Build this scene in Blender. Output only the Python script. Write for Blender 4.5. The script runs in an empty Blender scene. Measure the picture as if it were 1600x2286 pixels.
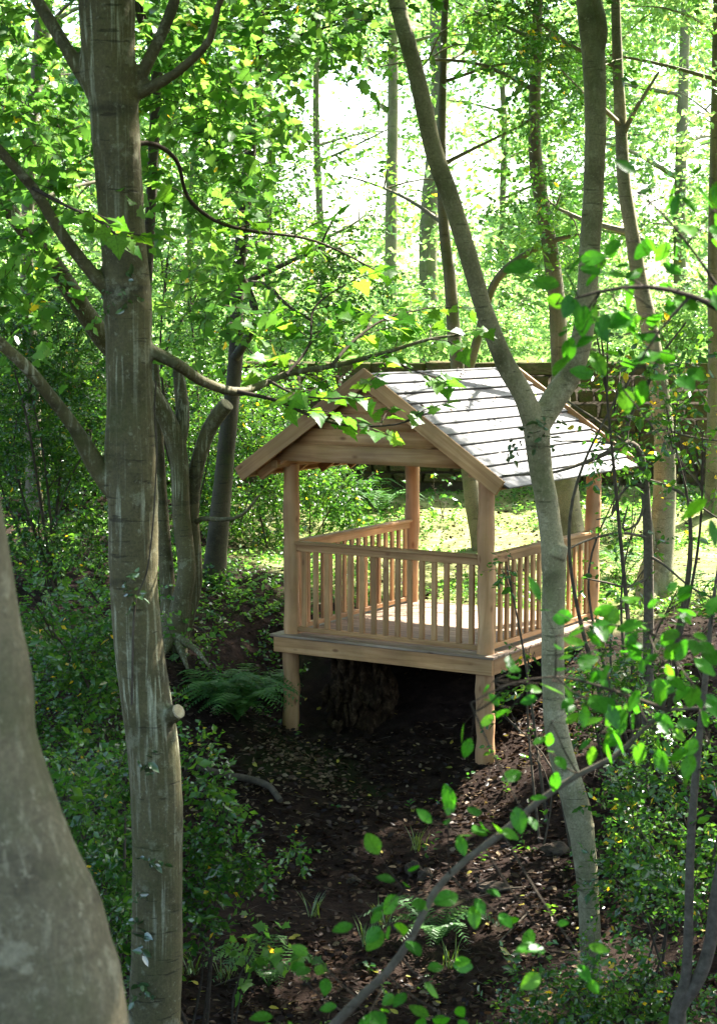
import bpy, bmesh, math, random
import numpy as np
from mathutils import Matrix, Vector, noise

# ------------------------------------------------------------------ camera, sky, sun, exposure
SC = bpy.context.scene
COL = SC.collection
FPX, PITCH, CAMZ = 4043.0, 0.1048, 6.0
cam_data = bpy.data.cameras.new('camera')
cam = bpy.data.objects.new('camera', cam_data)
COL.objects.link(cam)
cam.location = (0, 0, CAMZ)
cam.rotation_euler = (math.pi / 2 - PITCH, 0, 0)
cam_data.sensor_fit = 'VERTICAL'
cam_data.sensor_height = 36.0
cam_data.sensor_width = 25.2
cam_data.lens = FPX / 2286 * 36.0
cam_data.clip_start = 0.05
cam_data.clip_end = 2000
cam_data.dof.use_dof = True
cam_data.dof.focus_distance = 17.5
cam_data.dof.aperture_fstop = 6.3
SC.camera = cam

SUN_AZ = math.atan2(0.72, 0.69)          # clockwise from +Y
SUN_EL = math.radians(50)
SUN = np.array([math.sin(SUN_AZ) * math.cos(SUN_EL), math.cos(SUN_AZ) * math.cos(SUN_EL), math.sin(SUN_EL)])
world = bpy.data.worlds.new('World')
SC.world = world
world.use_nodes = True
wn = world.node_tree
sky = wn.nodes.new('ShaderNodeTexSky')
sky.sky_type = 'NISHITA'
sky.sun_disc = False
sky.sun_elevation = SUN_EL
sky.sun_rotation = SUN_AZ
sky.dust_density = 2.5
sky.ozone_density = 0.3
sky.air_density = 1.0
wn.links.new(sky.outputs[0], wn.nodes['Background'].inputs[0])
wn.nodes['Background'].inputs[1].default_value = 0.105
sl = bpy.data.lights.new('sun', 'SUN')
sl.energy = 5.0
sl.angle = math.radians(0.53)
sl.color = (1.0, 0.95, 0.86)
so = bpy.data.objects.new('sun', sl)
COL.objects.link(so)
so.rotation_euler = Vector(-SUN).to_track_quat('-Z', 'Y').to_euler()
so.location = (20, 15, 30)

SC.view_settings.view_transform = 'Standard'
SC.view_settings.look = 'None'
SC.view_settings.exposure = 2.8
SC.view_settings.gamma = 1.0
SC.render.engine = 'CYCLES'
cy = SC.cycles
cy.max_bounces = 7
cy.diffuse_bounces = 4
cy.glossy_bounces = 2
cy.transmission_bounces = 5
cy.transparent_max_bounces = 4
cy.caustics_reflective = False
cy.caustics_refractive = False
cy.sample_clamp_indirect = 6.0
cy.use_denoising = True
try:
    cy.denoiser = 'OPENIMAGEDENOISE'
except Exception:
    pass

# ------------------------------------------------------------------ helpers
CP, SP = math.cos(PITCH), math.sin(PITCH)


def at(px, py, Y):
    """World point that lies Y metres ahead of the camera on the line of sight through a photo pixel."""
    u, v = (px - 800) / FPX, (1143 - py) / FPX
    d = np.array([u, CP + v * SP, -SP + v * CP])
    return np.array([0, 0, CAMZ]) + d * (Y / d[1])


def ppm(Y):
    return FPX / Y


def nrm(a):
    return a / np.maximum(np.linalg.norm(a, axis=-1, keepdims=True), 1e-9)


def catmull(P, R, step):
    P = np.asarray(P, float); R = np.asarray(R, float)
    if len(P) == 2:
        n = max(2, int(np.linalg.norm(P[1] - P[0]) / step) + 1)
        t = np.linspace(0, 1, n)[:, None]
        return P[0] * (1 - t) + P[1] * t, R[0] * (1 - t[:, 0]) + R[1] * t[:, 0]
    Q = np.vstack([2 * P[0] - P[1], P, 2 * P[-1] - P[-2]])
    out, rad = [], []
    for i in range(len(P) - 1):
        a, b, c, d = Q[i:i + 4]
        n = max(1, int(np.linalg.norm(c - b) / step))
        for k in range(n):
            t = k / n
            out.append(.5 * (2 * b + (c - a) * t + (2 * a - 5 * b + 4 * c - d) * t * t + (3 * b - a - 3 * c + d) * t ** 3))
            rad.append(R[i] * (1 - t) + R[i + 1] * t)
    out.append(P[-1]); rad.append(R[-1])
    return np.array(out), np.array(rad)


class MB:
    """Collects vertices, polygons of one size each, a per-vertex 'rnd' value; links them as one mesh."""
    def __init__(s):
        s.v, s.f, s.r, s.n = [], [], [], 0

    def add(s, v, f, r=0.5):
        v = np.asarray(v, float).reshape(-1, 3)
        if len(v) == 0:
            return s
        s.v.append(v)
        s.f.append(np.asarray(f, int) + s.n)
        s.r.append(np.full(len(v), r) if np.isscalar(r) else np.asarray(r))
        s.n += len(v)
        return s

    def tube(s, P, R, sides=8, step=0.15, rough=0.0, seed=0, cap=True, r=0.5):
        P, R = catmull(P, R, step)
        n = len(P)
        T = nrm(np.gradient(P, axis=0))
        ref = np.array([0, 0, 1.0]) if abs(T[0][2]) < .9 else np.array([1.0, 0, 0])
        A = np.zeros_like(P); a = nrm(np.cross(T[0], ref))
        for i in range(n):
            a = nrm(a - T[i] * np.dot(a, T[i])); A[i] = a
        B = np.cross(T, A)
        th = np.linspace(0, 2 * np.pi, sides, endpoint=False)
        rr = np.repeat(R[:, None], sides, 1)
        if rough:
            for i in range(n):
                for k in range(sides):
                    q = (P[i][0] * 2 + math.cos(th[k]) * .9 + seed, P[i][1] * 2 + math.sin(th[k]) * .9, P[i][2] * 2.2)
                    rr[i, k] *= 1 + rough * (noise.noise(q) + .5 * noise.noise((q[0] * 2.7, q[1] * 2.7, q[2] * 2.7)))
        v = P[:, None] + rr[..., None] * (np.cos(th)[None, :, None] * A[:, None] + np.sin(th)[None, :, None] * B[:, None])
        i, k = np.meshgrid(np.arange(n - 1), np.arange(sides), indexing='ij')
        k2 = (k + 1) % sides
        f = np.stack([i * sides + k, i * sides + k2, (i + 1) * sides + k2, (i + 1) * sides + k], -1).reshape(-1, 4)
        s.add(v.reshape(-1, 3), f, r)
        if cap:
            for ring, flip in ((0, 1), (n - 1, 0)):
                c = v[ring]
                cv = np.vstack([c, c.mean(0)])
                kk = np.arange(sides)
                ff = np.stack([kk, (kk + 1) % sides, np.full(sides, sides), np.full(sides, sides)], -1)
                if flip:
                    ff = ff[:, [1, 0, 2, 3]]
                s.v.append(cv); s.f.append(ff[:, :3] + s.n); s.r.append(np.full(len(cv), r)); s.n += len(cv)
        return s

    def mesh(s, name, mat, origin=(0, 0, 0), smooth=False):
        me = bpy.data.meshes.new(name)
        if not s.v:
            return me
        v = np.vstack(s.v) - np.asarray(origin, float)
        me.vertices.add(len(v))
        me.vertices.foreach_set('co', v.astype(np.float32).ravel())
        loops = np.concatenate([f.ravel() for f in s.f])
        tot = np.concatenate([np.full(len(f), f.shape[1]) for f in s.f])
        st = np.concatenate([[0], np.cumsum(tot)[:-1]])
        me.loops.add(len(loops))
        me.loops.foreach_set('vertex_index', loops.astype(np.int32))
        me.polygons.add(len(tot))
        me.polygons.foreach_set('loop_start', st.astype(np.int32))
        if smooth:
            me.polygons.foreach_set('use_smooth', np.ones(len(tot), bool))
        a = me.attributes.new('rnd', 'FLOAT', 'POINT')
        a.data.foreach_set('value', np.concatenate(s.r).astype(np.float32))
        me.update(calc_edges=True)
        me.materials.append(mat)
        return me

    def build(s, name, mat, parent=None, origin=None, smooth=False):
        if origin is None:
            origin = parent.location[:] if parent is not None else (0, 0, 0)
        return link(name, s.mesh(name, mat, origin, smooth), parent)


def link(name, data, parent=None, loc=None, mat4=None):
    o = bpy.data.objects.new(name, data)
    COL.objects.link(o)
    if parent is not None:
        o.parent = parent
    if mat4 is not None:
        o.matrix_basis = mat4
    elif loc is not None:
        o.location = loc
    return o


def tag(o, label=None, cat=None, group=None, kind=None):
    if label: o['label'] = label
    if cat: o['category'] = cat
    if group: o['group'] = group
    if kind: o['kind'] = kind
    return o


def thing(name, label, cat, loc, group=None, rz=0.0):
    o = bpy.data.objects.new(name, None)
    o.empty_display_size = 0.2
    COL.objects.link(o)
    o.location = [float(x) for x in loc]
    o.rotation_euler = (0, 0, rz)
    return tag(o, label, cat, group)


# ------------------------------------------------------------------ materials
def nodes_of(name):
    m = bpy.data.materials.new(name)
    m.use_nodes = True
    nt = m.node_tree
    nt.nodes.clear()
    out = nt.nodes.new('ShaderNodeOutputMaterial')
    return m, nt, out


def N(nt, typ, ins=None, **kw):
    n = nt.nodes.new(typ)
    for k, v in kw.items():
        setattr(n, k, v)
    for k, v in (ins or {}).items():
        if hasattr(v, 'is_linked'):
            nt.links.new(v, n.inputs[k])
        else:
            n.inputs[k].default_value = v
    return n


def ramp(nt, fac, stops, interp='LINEAR'):
    r = nt.nodes.new('ShaderNodeValToRGB')
    r.color_ramp.interpolation = interp
    el = r.color_ramp.elements
    while len(el) < len(stops):
        el.new(0.5)
    for e, (p, c) in zip(el, stops):
        e.position = p
        e.color = (c[0], c[1], c[2], 1) if len(c) == 3 else c
    nt.links.new(fac, r.inputs[0])
    return r.outputs[0]


def mixc(nt, fac, a, b, mode='MIX'):
    n = nt.nodes.new('ShaderNodeMix')
    n.data_type = 'RGBA'
    n.blend_type = mode
    for s, v in ((n.inputs[0], fac), (n.inputs[6], a), (n.inputs[7], b)):
        if hasattr(v, 'is_linked'):
            nt.links.new(v, s)
        else:
            s.default_value = v if not isinstance(v, tuple) or len(v) == 4 else (*v, 1)
    return n.outputs[2]


def leaf_mat(name, stops, trans=0.5, tint=(1.9, 1.75, 0.6), gloss=0.06, rough=0.35, use_obj=False, tsat=1.0):
    m, nt, out = nodes_of(name)
    if use_obj:
        fac = N(nt, 'ShaderNodeObjectInfo').outputs['Random']
    else:
        fac = N(nt, 'ShaderNodeAttribute', attribute_name='rnd').outputs['Fac']
    col = ramp(nt, fac, stops)
    tc = N(nt, 'ShaderNodeTexCoord').outputs['Object']
    nz = N(nt, 'ShaderNodeTexNoise', {'Vector': tc, 'Scale': 9.0, 'Detail': 2.0}).outputs['Fac']
    mul = N(nt, 'ShaderNodeMapRange', {'Value': nz, 1: 0.3, 2: 0.7, 3: 0.78, 4: 1.22}).outputs[0]
    col = N(nt, 'ShaderNodeVectorMath', {0: col, 1: (1, 1, 1), 'Scale': mul}, operation='SCALE').outputs[0]
    if use_obj:
        sx = N(nt, 'ShaderNodeSeparateXYZ', {0: tc})
        ay = N(nt, 'ShaderNodeMath', {0: sx.outputs[1]}, operation='ABSOLUTE').outputs[0]
        vv = N(nt, 'ShaderNodeMath', {0: ay, 1: -0.75, 2: sx.outputs[0]}, operation='MULTIPLY_ADD').outputs[0]
        fr = N(nt, 'ShaderNodeMath', {0: vv, 1: 0.135}, operation='PINGPONG').outputs[0]
        l1 = N(nt, 'ShaderNodeMapRange', {'Value': fr, 1: 0.0, 2: 0.016, 3: 0.62, 4: 1.0}).outputs[0]
        l2 = N(nt, 'ShaderNodeMapRange', {'Value': ay, 1: 0.0, 2: 0.018, 3: 0.5, 4: 1.0}).outputs[0]
        ll = N(nt, 'ShaderNodeMath', {0: l1, 1: l2}, operation='MULTIPLY').outputs[0]
        col = N(nt, 'ShaderNodeVectorMath', {0: col, 'Scale': ll}, operation='SCALE').outputs[0]
    tcol = N(nt, 'ShaderNodeVectorMath', {0: col, 1: tint}, operation='MULTIPLY').outputs[0]
    d = N(nt, 'ShaderNodeBsdfDiffuse', {'Color': col})
    t = N(nt, 'ShaderNodeBsdfTranslucent', {'Color': tcol})
    mx = N(nt, 'ShaderNodeMixShader', {0: trans, 1: d.outputs[0], 2: t.outputs[0]})
    g = N(nt, 'ShaderNodeBsdfGlossy', {'Color': (1, 1, 1, 1), 'Roughness': rough})
    mx2 = N(nt, 'ShaderNodeMixShader', {0: gloss, 1: mx.outputs[0], 2: g.outputs[0]})
    nt.links.new(mx2.outputs[0], out.inputs[0])
    return m


def wood_mat(name, c1, c2, c3, axis=0, rough=0.6, knots=True, grain=26):
    m, nt, out = nodes_of(name)
    tc = N(nt, 'ShaderNodeTexCoord').outputs['Object']
    rnd = N(nt, 'ShaderNodeObjectInfo').outputs['Random']
    off = N(nt, 'ShaderNodeVectorMath', {0: (13.1, 7.7, 4.3), 'Scale': rnd}, operation='SCALE').outputs[0]
    off = N(nt, 'ShaderNodeVectorMath', {0: off, 'Scale': 9.0}, operation='SCALE').outputs[0]
    p = N(nt, 'ShaderNodeVectorMath', {0: tc, 1: off}, operation='ADD').outputs[0]
    sc = [grain] * 3
    sc[axis] = 1.4
    ps = N(nt, 'ShaderNodeVectorMath', {0: p, 1: tuple(sc)}, operation='MULTIPLY').outputs[0]
    g1 = N(nt, 'ShaderNodeTexNoise', {'Vector': ps, 'Scale': 1.0, 'Detail': 4.0, 'Distortion': 0.6}).outputs['Fac']
    col = ramp(nt, g1, [(0.25, c1), (0.5, c2), (0.75, c3)])
    big = N(nt, 'ShaderNodeTexNoise', {'Vector': p, 'Scale': 1.7, 'Detail': 3.0}).outputs['Fac']
    bm = N(nt, 'ShaderNodeMapRange', {'Value': big, 1: 0.3, 2: 0.7, 3: 0.62, 4: 1.25}).outputs[0]
    rm = N(nt, 'ShaderNodeMapRange', {'Value': rnd, 3: 0.82, 4: 1.14}).outputs[0]
    f = N(nt, 'ShaderNodeMath', {0: bm, 1: rm}, operation='MULTIPLY').outputs[0]
    col = N(nt, 'ShaderNodeVectorMath', {0: col, 'Scale': f}, operation='SCALE').outputs[0]
    al = N(nt, 'ShaderNodeTexNoise', {'Vector': p, 'Scale': 3.1, 'Detail': 6.0, 'Roughness': 0.7}).outputs['Fac']
    af = N(nt, 'ShaderNodeMapRange', {'Value': al, 1: 0.5, 2: 0.68, 3: 0.0, 4: 0.35}).outputs[0]
    col = mixc(nt, af, col, (c2[0] * .66, c2[1] * .74, c2[2] * .5, 1))
    if knots:
        sk = [7.0] * 3
        sk[axis] = 3.2
        pk = N(nt, 'ShaderNodeVectorMath', {0: p, 1: tuple(sk)}, operation='MULTIPLY').outputs[0]
        vo = N(nt, 'ShaderNodeTexVoronoi', {'Vector': pk, 'Scale': 1.0, 'Randomness': 1.0}).outputs['Distance']
        kf = N(nt, 'ShaderNodeMapRange', {'Value': vo, 1: 0.06, 2: 0.17, 3: 0.8, 4: 0.0}).outputs[0]
        col = mixc(nt, kf, col, (c1[0] * .45, c1[1] * .32, c1[2] * .25, 1))
    b = N(nt, 'ShaderNodeBsdfPrincipled', {'Base Color': col, 'Roughness': rough, 'Specular IOR Level': 0.3})
    bu = N(nt, 'ShaderNodeBump', {'Height': g1, 'Strength': 0.25, 'Distance': 0.004})
    nt.links.new(bu.outputs[0], b.inputs['Normal'])
    nt.links.new(b.outputs[0], out.inputs[0])
    return m


def bark_mat(name, dark, mid, pale, moss=(0.07, 0.1, 0.025), moss_amt=0.3, streak=1.0, rings=0.6, zs=0.9, lich=0.35, bump=0.6, crack=0.65):
    m, nt, out = nodes_of(name)
    tc = N(nt, 'ShaderNodeTexCoord').outputs['Object']
    p1 = N(nt, 'ShaderNodeVectorMath', {0: tc, 1: (22, 22, zs)}, operation='MULTIPLY').outputs[0]
    s1 = N(nt, 'ShaderNodeTexNoise', {'Vector': p1, 'Scale': 1.6, 'Detail': 5.0, 'Roughness': 0.6, 'Distortion': 0.3}).outputs['Fac']
    n1 = N(nt, 'ShaderNodeTexNoise', {'Vector': tc, 'Scale': 2.6, 'Detail': 5.0, 'Roughness': 0.6}).outputs['Fac']
    n2 = N(nt, 'ShaderNodeTexNoise', {'Vector': tc, 'Scale': 30.0, 'Detail': 4.0, 'Roughness': 0.65}).outputs['Fac']
    col = ramp(nt, n1, [(0.3, dark), (0.5, mid), (0.72, tuple(x * 1.25 for x in mid))])
    sf = N(nt, 'ShaderNodeMapRange', {'Value': s1, 1: 0.54, 2: 0.66, 3: 0.0, 4: streak}).outputs[0]
    n3 = N(nt, 'ShaderNodeTexNoise', {'Vector': tc, 'Scale': 1.3, 'Detail': 2.0}).outputs['Fac']
    sg = N(nt, 'ShaderNodeMapRange', {'Value': n3, 1: 0.42, 2: 0.62}).outputs[0]
    sf = N(nt, 'ShaderNodeMath', {0: sf, 1: sg}, operation='MULTIPLY').outputs[0]
    col = mixc(nt, sf, col, pale)
    # dark leaf-scar rings round the stem
    p2 = N(nt, 'ShaderNodeVectorMath', {0: tc, 1: (0.8, 0.8, 5.5)}, operation='MULTIPLY').outputs[0]
    r1 = N(nt, 'ShaderNodeTexNoise', {'Vector': p2, 'Scale': 1.0, 'Detail': 3.0, 'Roughness': 0.5}).outputs['Fac']
    rf = N(nt, 'ShaderNodeMapRange', {'Value': r1, 1: 0.60, 2: 0.70, 3: 0.0, 4: rings}).outputs[0]
    col = mixc(nt, rf, col, tuple(x * .45 for x in dark))
    lf = N(nt, 'ShaderNodeMapRange', {'Value': n2, 1: 0.60, 2: 0.70, 3: 0.0, 4: lich}).outputs[0]
    col = mixc(nt, lf, col, pale)
    n5 = N(nt, 'ShaderNodeTexNoise', {'Vector': tc, 'Scale': 6.5, 'Detail': 7.0, 'Roughness': 0.72}).outputs['Fac']
    pf = N(nt, 'ShaderNodeMapRange', {'Value': n5, 1: 0.56, 2: 0.62, 3: 0.0, 4: lich * 1.3}).outputs[0]
    col = mixc(nt, pf, col, tuple(.45 * a + .55 * b for a, b in zip(mid, pale)))
    p5 = N(nt, 'ShaderNodeVectorMath', {0: tc, 1: (5.0, 5.0, 38.0)}, operation='MULTIPLY').outputs[0]
    n6 = N(nt, 'ShaderNodeTexNoise', {'Vector': p5, 'Scale': 1.0, 'Detail': 3.0, 'Roughness': 0.6}).outputs['Fac']
    cf = N(nt, 'ShaderNodeMapRange', {'Value': n6, 1: 0.63, 2: 0.68, 3: 0.0, 4: crack}).outputs[0]
    col = mixc(nt, cf, col, tuple(x * .5 for x in dark))
    n7 = N(nt, 'ShaderNodeTexNoise', {'Vector': tc, 'Scale': 70.0, 'Detail': 3.0, 'Roughness': 0.7}).outputs['Fac']
    gm = N(nt, 'ShaderNodeMapRange', {'Value': n7, 1: 0.3, 2: 0.7, 3: 0.72, 4: 1.3}).outputs[0]
    col = N(nt, 'ShaderNodeVectorMath', {0: col, 'Scale': gm}, operation='SCALE').outputs[0]
    n4 = N(nt, 'ShaderNodeTexNoise', {'Vector': tc, 'Scale': 1.9, 'Detail': 6.0, 'Roughness': 0.7}).outputs['Fac']
    mf = N(nt, 'ShaderNodeMapRange', {'Value': n4, 1: 0.5, 2: 0.66, 3: 0.0, 4: moss_amt}).outputs[0]
    col = mixc(nt, mf, col, moss)
    b = N(nt, 'ShaderNodeBsdfPrincipled', {'Base Color': col, 'Roughness': 0.75, 'Specular IOR Level': 0.3})
    h = N(nt, 'ShaderNodeMath', {0: n2, 1: s1}, operation='ADD').outputs[0]
    h = N(nt, 'ShaderNodeMath', {0: cf, 1: -0.8, 2: h}, operation='MULTIPLY_ADD').outputs[0]
    bu = N(nt, 'ShaderNodeBump', {'Height': h, 'Strength': bump, 'Distance': 0.006})
    nt.links.new(bu.outputs[0], b.inputs['Normal'])
    nt.links.new(b.outputs[0], out.inputs[0])
    return m


def noisy_mat(name, stops, scale=6.0, detail=6.0, rough=0.9, bump=0.5, bdist=0.02, second=None):
    m, nt, out = nodes_of(name)
    tc = N(nt, 'ShaderNodeTexCoord').outputs['Object']
    n1 = N(nt, 'ShaderNodeTexNoise', {'Vector': tc, 'Scale': scale, 'Detail': detail, 'Roughness': 0.65}).outputs['Fac']
    col = ramp(nt, n1, stops)
    if second:
        n2 = N(nt, 'ShaderNodeTexNoise', {'Vector': tc, 'Scale': second[0], 'Detail': 5.0, 'Roughness': 0.6}).outputs['Fac']
        f = N(nt, 'ShaderNodeMapRange', {'Value': n2, 1: second[1], 2: second[2], 3: 0.0, 4: second[4] if len(second) > 4 else 0.9}).outputs[0]
        col = mixc(nt, f, col, second[3])
    if name == 'woodland_soil':
        fa = N(nt, 'ShaderNodeAttribute', attribute_name='rnd').outputs['Fac']
        n3 = N(nt, 'ShaderNodeTexNoise', {'Vector': tc, 'Scale': 4.0, 'Detail': 8.0, 'Roughness': 0.7}).outputs['Fac']
        mossy = ramp(nt, n3, [(0.3, (0.08, 0.085, 0.035)), (0.5, (0.2, 0.22, 0.08)), (0.7, (0.36, 0.36, 0.18))])
        col = mixc(nt, fa, col, mossy)
    rnd = N(nt, 'ShaderNodeObjectInfo').outputs['Random']
    rm = N(nt, 'ShaderNodeMapRange', {'Value': rnd, 3: 0.82, 4: 1.15}).outputs[0]
    col = N(nt, 'ShaderNodeVectorMath', {0: col, 'Scale': rm}, operation='SCALE').outputs[0]
    b = N(nt, 'ShaderNodeBsdfPrincipled', {'Base Color': col, 'Roughness': rough, 'Specular IOR Level': 0.06})
    bu = N(nt, 'ShaderNodeBump', {'Height': n1, 'Strength': bump, 'Distance': bdist})
    nt.links.new(bu.outputs[0], b.inputs['Normal'])
    nt.links.new(b.outputs[0], out.inputs[0])
    return m


G1, G2, G3 = (0.033, 0.12, 0.016), (0.056, 0.17, 0.022), (0.09, 0.21, 0.03)
YEL = (0.42, 0.33, 0.02)
M = {}
M['holly'] = leaf_mat('holly_leaf', [(0, (0.016, 0.07, 0.012)), (0.5, (0.032, 0.11, 0.014)), (0.93, (0.065, 0.155, 0.018)), (0.965, (0.3, 0.27, 0.02)), (1, YEL)],
                      trans=0.45, tint=(3.0, 2.4, 1.4), gloss=0.045, rough=0.25)
M['broad'] = leaf_mat('broad_leaf', [(0, G1), (0.5, G2), (0.955, G3), (0.985, YEL), (1, YEL)], trans=0.56, tint=(3.0, 2.35, 2.0), gloss=0.025, rough=0.35)
M['far'] = leaf_mat('far_leaf', [(0, (0.065, 0.165, 0.045)), (0.5, (0.095, 0.205, 0.06)), (0.97, (0.14, 0.245, 0.08)), (1, YEL)], trans=0.55, tint=(2.8, 2.35, 1.8), gloss=0.04, rough=0.4)  # extra blue puts haze and whiter highlights into the distant leaf colour
M['maple'] = leaf_mat('maple_leaf', [(0, (0.035, 0.14, 0.012)), (0.5, (0.06, 0.19, 0.014)), (1, (0.1, 0.23, 0.02))], trans=0.58, tint=(2.9, 2.25, 1.6), gloss=0.015, rough=0.4, use_obj=True)
M['hazel'] = leaf_mat('hazel_leaf', [(0, (0.025, 0.13, 0.010)), (0.6, (0.045, 0.18, 0.012)), (1, (0.08, 0.22, 0.016))], trans=0.55, tint=(2.2, 2.2, 1.0), gloss=0.012, rough=0.35, use_obj=True)
M['fern'] = leaf_mat('fern_frond', [(0, (0.03, 0.11, 0.02)), (1, (0.08, 0.19, 0.03))], trans=0.45, tint=(1.8, 1.9, 0.5), gloss=0.04, rough=0.45)
M['ivy'] = leaf_mat('ivy_leaf', [(0, (0.02, 0.06, 0.02)), (1, (0.05, 0.11, 0.03))], trans=0.25, gloss=0.12, rough=0.3)
M['litter'] = leaf_mat('fallen_leaf', [(0, (0.014, 0.008, 0.005)), (0.4, (0.035, 0.02, 0.012)), (0.75, (0.09, 0.058, 0.034)), (0.95, (0.2, 0.15, 0.09)), (0.97, (0.4, 0.33, 0.05)), (1, (0.12, 0.16, 0.03))],
                       trans=0.15, tint=(1.2, 1.1, 0.8), gloss=0.012, rough=0.4)
M['wood'] = wood_mat('larch_board', (0.30, 0.145, 0.055), (0.44, 0.235, 0.1), (0.55, 0.33, 0.16))
M['post'] = wood_mat('peeled_log', (0.37, 0.19, 0.085), (0.49, 0.27, 0.13), (0.58, 0.36, 0.19), axis=2, grain=14)
M['roof'] = wood_mat('roof_board', (0.05, 0.048, 0.046), (0.095, 0.093, 0.09), (0.14, 0.138, 0.136), knots=True, grain=18, rough=0.5)
M['deck'] = wood_mat('deck_board', (0.2, 0.13, 0.085), (0.28, 0.195, 0.135), (0.35, 0.26, 0.19))
M['cut'] = noisy_mat('cut_wood', [(0.3, (0.22, 0.165, 0.1)), (0.55, (0.42, 0.34, 0.22)), (0.75, (0.5, 0.42, 0.29))], scale=38)
M['footing'] = noisy_mat('dark_footing', [(0.3, (0.012, 0.01, 0.009)), (0.7, (0.03, 0.025, 0.02))], scale=20)
M['bark'] = bark_mat('sycamore_bark', (0.034, 0.028, 0.011), (0.092, 0.079, 0.034), (0.36, 0.365, 0.25), moss=(0.05, 0.058, 0.013), moss_amt=0.6, streak=1.0, rings=0.8)
M['barkY'] = bark_mat('young_bark', (0.10, 0.088, 0.045), (0.25, 0.222, 0.13), (0.5, 0.46, 0.32), moss=(0.14, 0.16, 0.055), moss_amt=0.5, streak=0.3, rings=0.35, zs=6.0, lich=0.5, bump=0.4)
M['barkN'] = bark_mat('near_bark', (0.035, 0.028, 0.015), (0.12, 0.101, 0.058), (0.3, 0.27, 0.18), moss=(0.06, 0.066, 0.022), moss_amt=0.7, streak=0.6, rings=0.7, zs=4.0, lich=0.75, bump=0.6, crack=0.18)
M['barkD'] = bark_mat('dark_bark', (0.03, 0.025, 0.014), (0.06, 0.05, 0.028), (0.15, 0.135, 0.09), moss=(0.06, 0.085, 0.02), moss_amt=0.55, streak=0.3, rings=0.2, lich=0.2)
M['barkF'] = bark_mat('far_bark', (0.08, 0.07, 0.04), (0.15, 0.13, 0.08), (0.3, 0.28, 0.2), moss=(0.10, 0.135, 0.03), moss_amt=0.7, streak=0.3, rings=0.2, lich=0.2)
M['twig'] = noisy_mat('twig_bark', [(0.3, (0.035, 0.027, 0.02)), (0.7, (0.08, 0.065, 0.048))], scale=25, bump=0.2)
M['stem'] = noisy_mat('sapling_bark', [(0.3, (0.075, 0.062, 0.045)), (0.7, (0.17, 0.145, 0.11))], scale=30, bump=0.3)
M['dead'] = noisy_mat('dead_branch', [(0.3, (0.045, 0.036, 0.025)), (0.7, (0.12, 0.1, 0.075))], scale=12, bump=0.3)
M['soil'] = noisy_mat('woodland_soil', [(0.25, (0.008, 0.005, 0.004)), (0.5, (0.018, 0.011, 0.008)), (0.75, (0.038, 0.025, 0.017))], scale=7, detail=9, bump=0.9, bdist=0.06,
                      second=(0.55, 0.56, 0.66, (0.018, 0.028, 0.007), 0.7))
M['stone'] = noisy_mat('sandstone', [(0.25, (0.04, 0.033, 0.016)), (0.5, (0.085, 0.068, 0.033)), (0.8, (0.15, 0.125, 0.07))], scale=9, bump=0.7, bdist=0.03,
                       second=(2.2, 0.46, 0.6, (0.05, 0.065, 0.015), 0.8))
M['mortar'] = noisy_mat('mortar', [(0.3, (0.05, 0.042, 0.03)), (0.7, (0.1, 0.085, 0.06))], scale=14)
M['field'] = noisy_mat('field_grass', [(0.3, (0.06, 0.12, 0.02)), (0.6, (0.11, 0.19, 0.035)), (0.8, (0.2, 0.25, 0.07))], scale=3, bump=0.4)
M['rock'] = noisy_mat('rock', [(0.3, (0.03, 0.022, 0.016)), (0.7, (0.1, 0.078, 0.058))], scale=8, bump=0.6)
M['stump'] = noisy_mat('rotten_stump', [(0.25, (0.01, 0.006, 0.004)), (0.5, (0.04, 0.024, 0.013)), (0.75, (0.15, 0.1, 0.055))], scale=11, bump=1.0, bdist=0.04)
M['grass'] = leaf_mat('grass_blade', [(0, (0.06, 0.13, 0.02)), (1, (0.14, 0.22, 0.04))], trans=0.4)

# ------------------------------------------------------------------ ground
CTRL = np.array([
    (-.72, 19.3, -4.40), (1.29, 18.1, -4.47), (2.64, 20.3, -3.50), (.64, 21.5, -3.42), (.9, 19.9, -3.85),
    (1, 24, -3.2), (3, 24, -3.12), (-1.5, 24, -3.0), (0, 27.5, -2.65), (4, 27.5, -2.55), (-4, 27.5, -2.5), (6, 24, -3.0), (-6, 24, -2.7),
    (-1.74, 22, -3.08), (-1.97, 19.2, -3.47), (-1.15, 18.7, -4.05), (-4, 19, -3.3), (-4, 15, -4.3),
    (-1, 16.5, -4.75), (1, 16, -4.85), (0, 13.5, -5.15), (2.5, 16, -4.55), (3.3, 18.3, -3.75), (4.5, 17, -3.7),
    (2.2, 13, -5.12), (4, 13, -4.75), (6, 15, -3.8), (-2.5, 13, -5.0),
    (0, 10.5, -5.0), (0, 8, -4.2), (0, 4, -2.85), (0, 0, -1.65), (-4, 8, -3.9), (4, 8, -4.1), (-4, 3, -2.4), (4, 3, -2.5),
    (0, -6, -1.4), (-8, 0, -1.5), (8, 0, -1.5), (10, 15, -3), (10, 24, -2.6), (-10, 15, -3.2), (-10, 24, -2.5), (-8, 8, -3.2), (8, 8, -3.4),
    (12, -6, -1.4), (-12, -6, -1.4), (12, 28, -2.5), (-12, 28, -2.5)])


def tps_k(r2):
    return np.where(r2 > 0, .5 * r2 * np.log(np.maximum(r2, 1e-12)), 0)


_n = len(CTRL)
_K = tps_k(((CTRL[:, None, :2] - CTRL[None, :, :2]) ** 2).sum(-1)) + np.eye(_n) * 0.05
_Pm = np.hstack([np.ones((_n, 1)), CTRL[:, :2]])
_A = np.vstack([np.hstack([_K, _Pm]), np.hstack([_Pm.T, np.zeros((3, 3))])])
_W = np.linalg.solve(_A, np.concatenate([CTRL[:, 2], np.zeros(3)]))
WALL_Y = 28.0
UP_Z = -0.85


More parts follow.
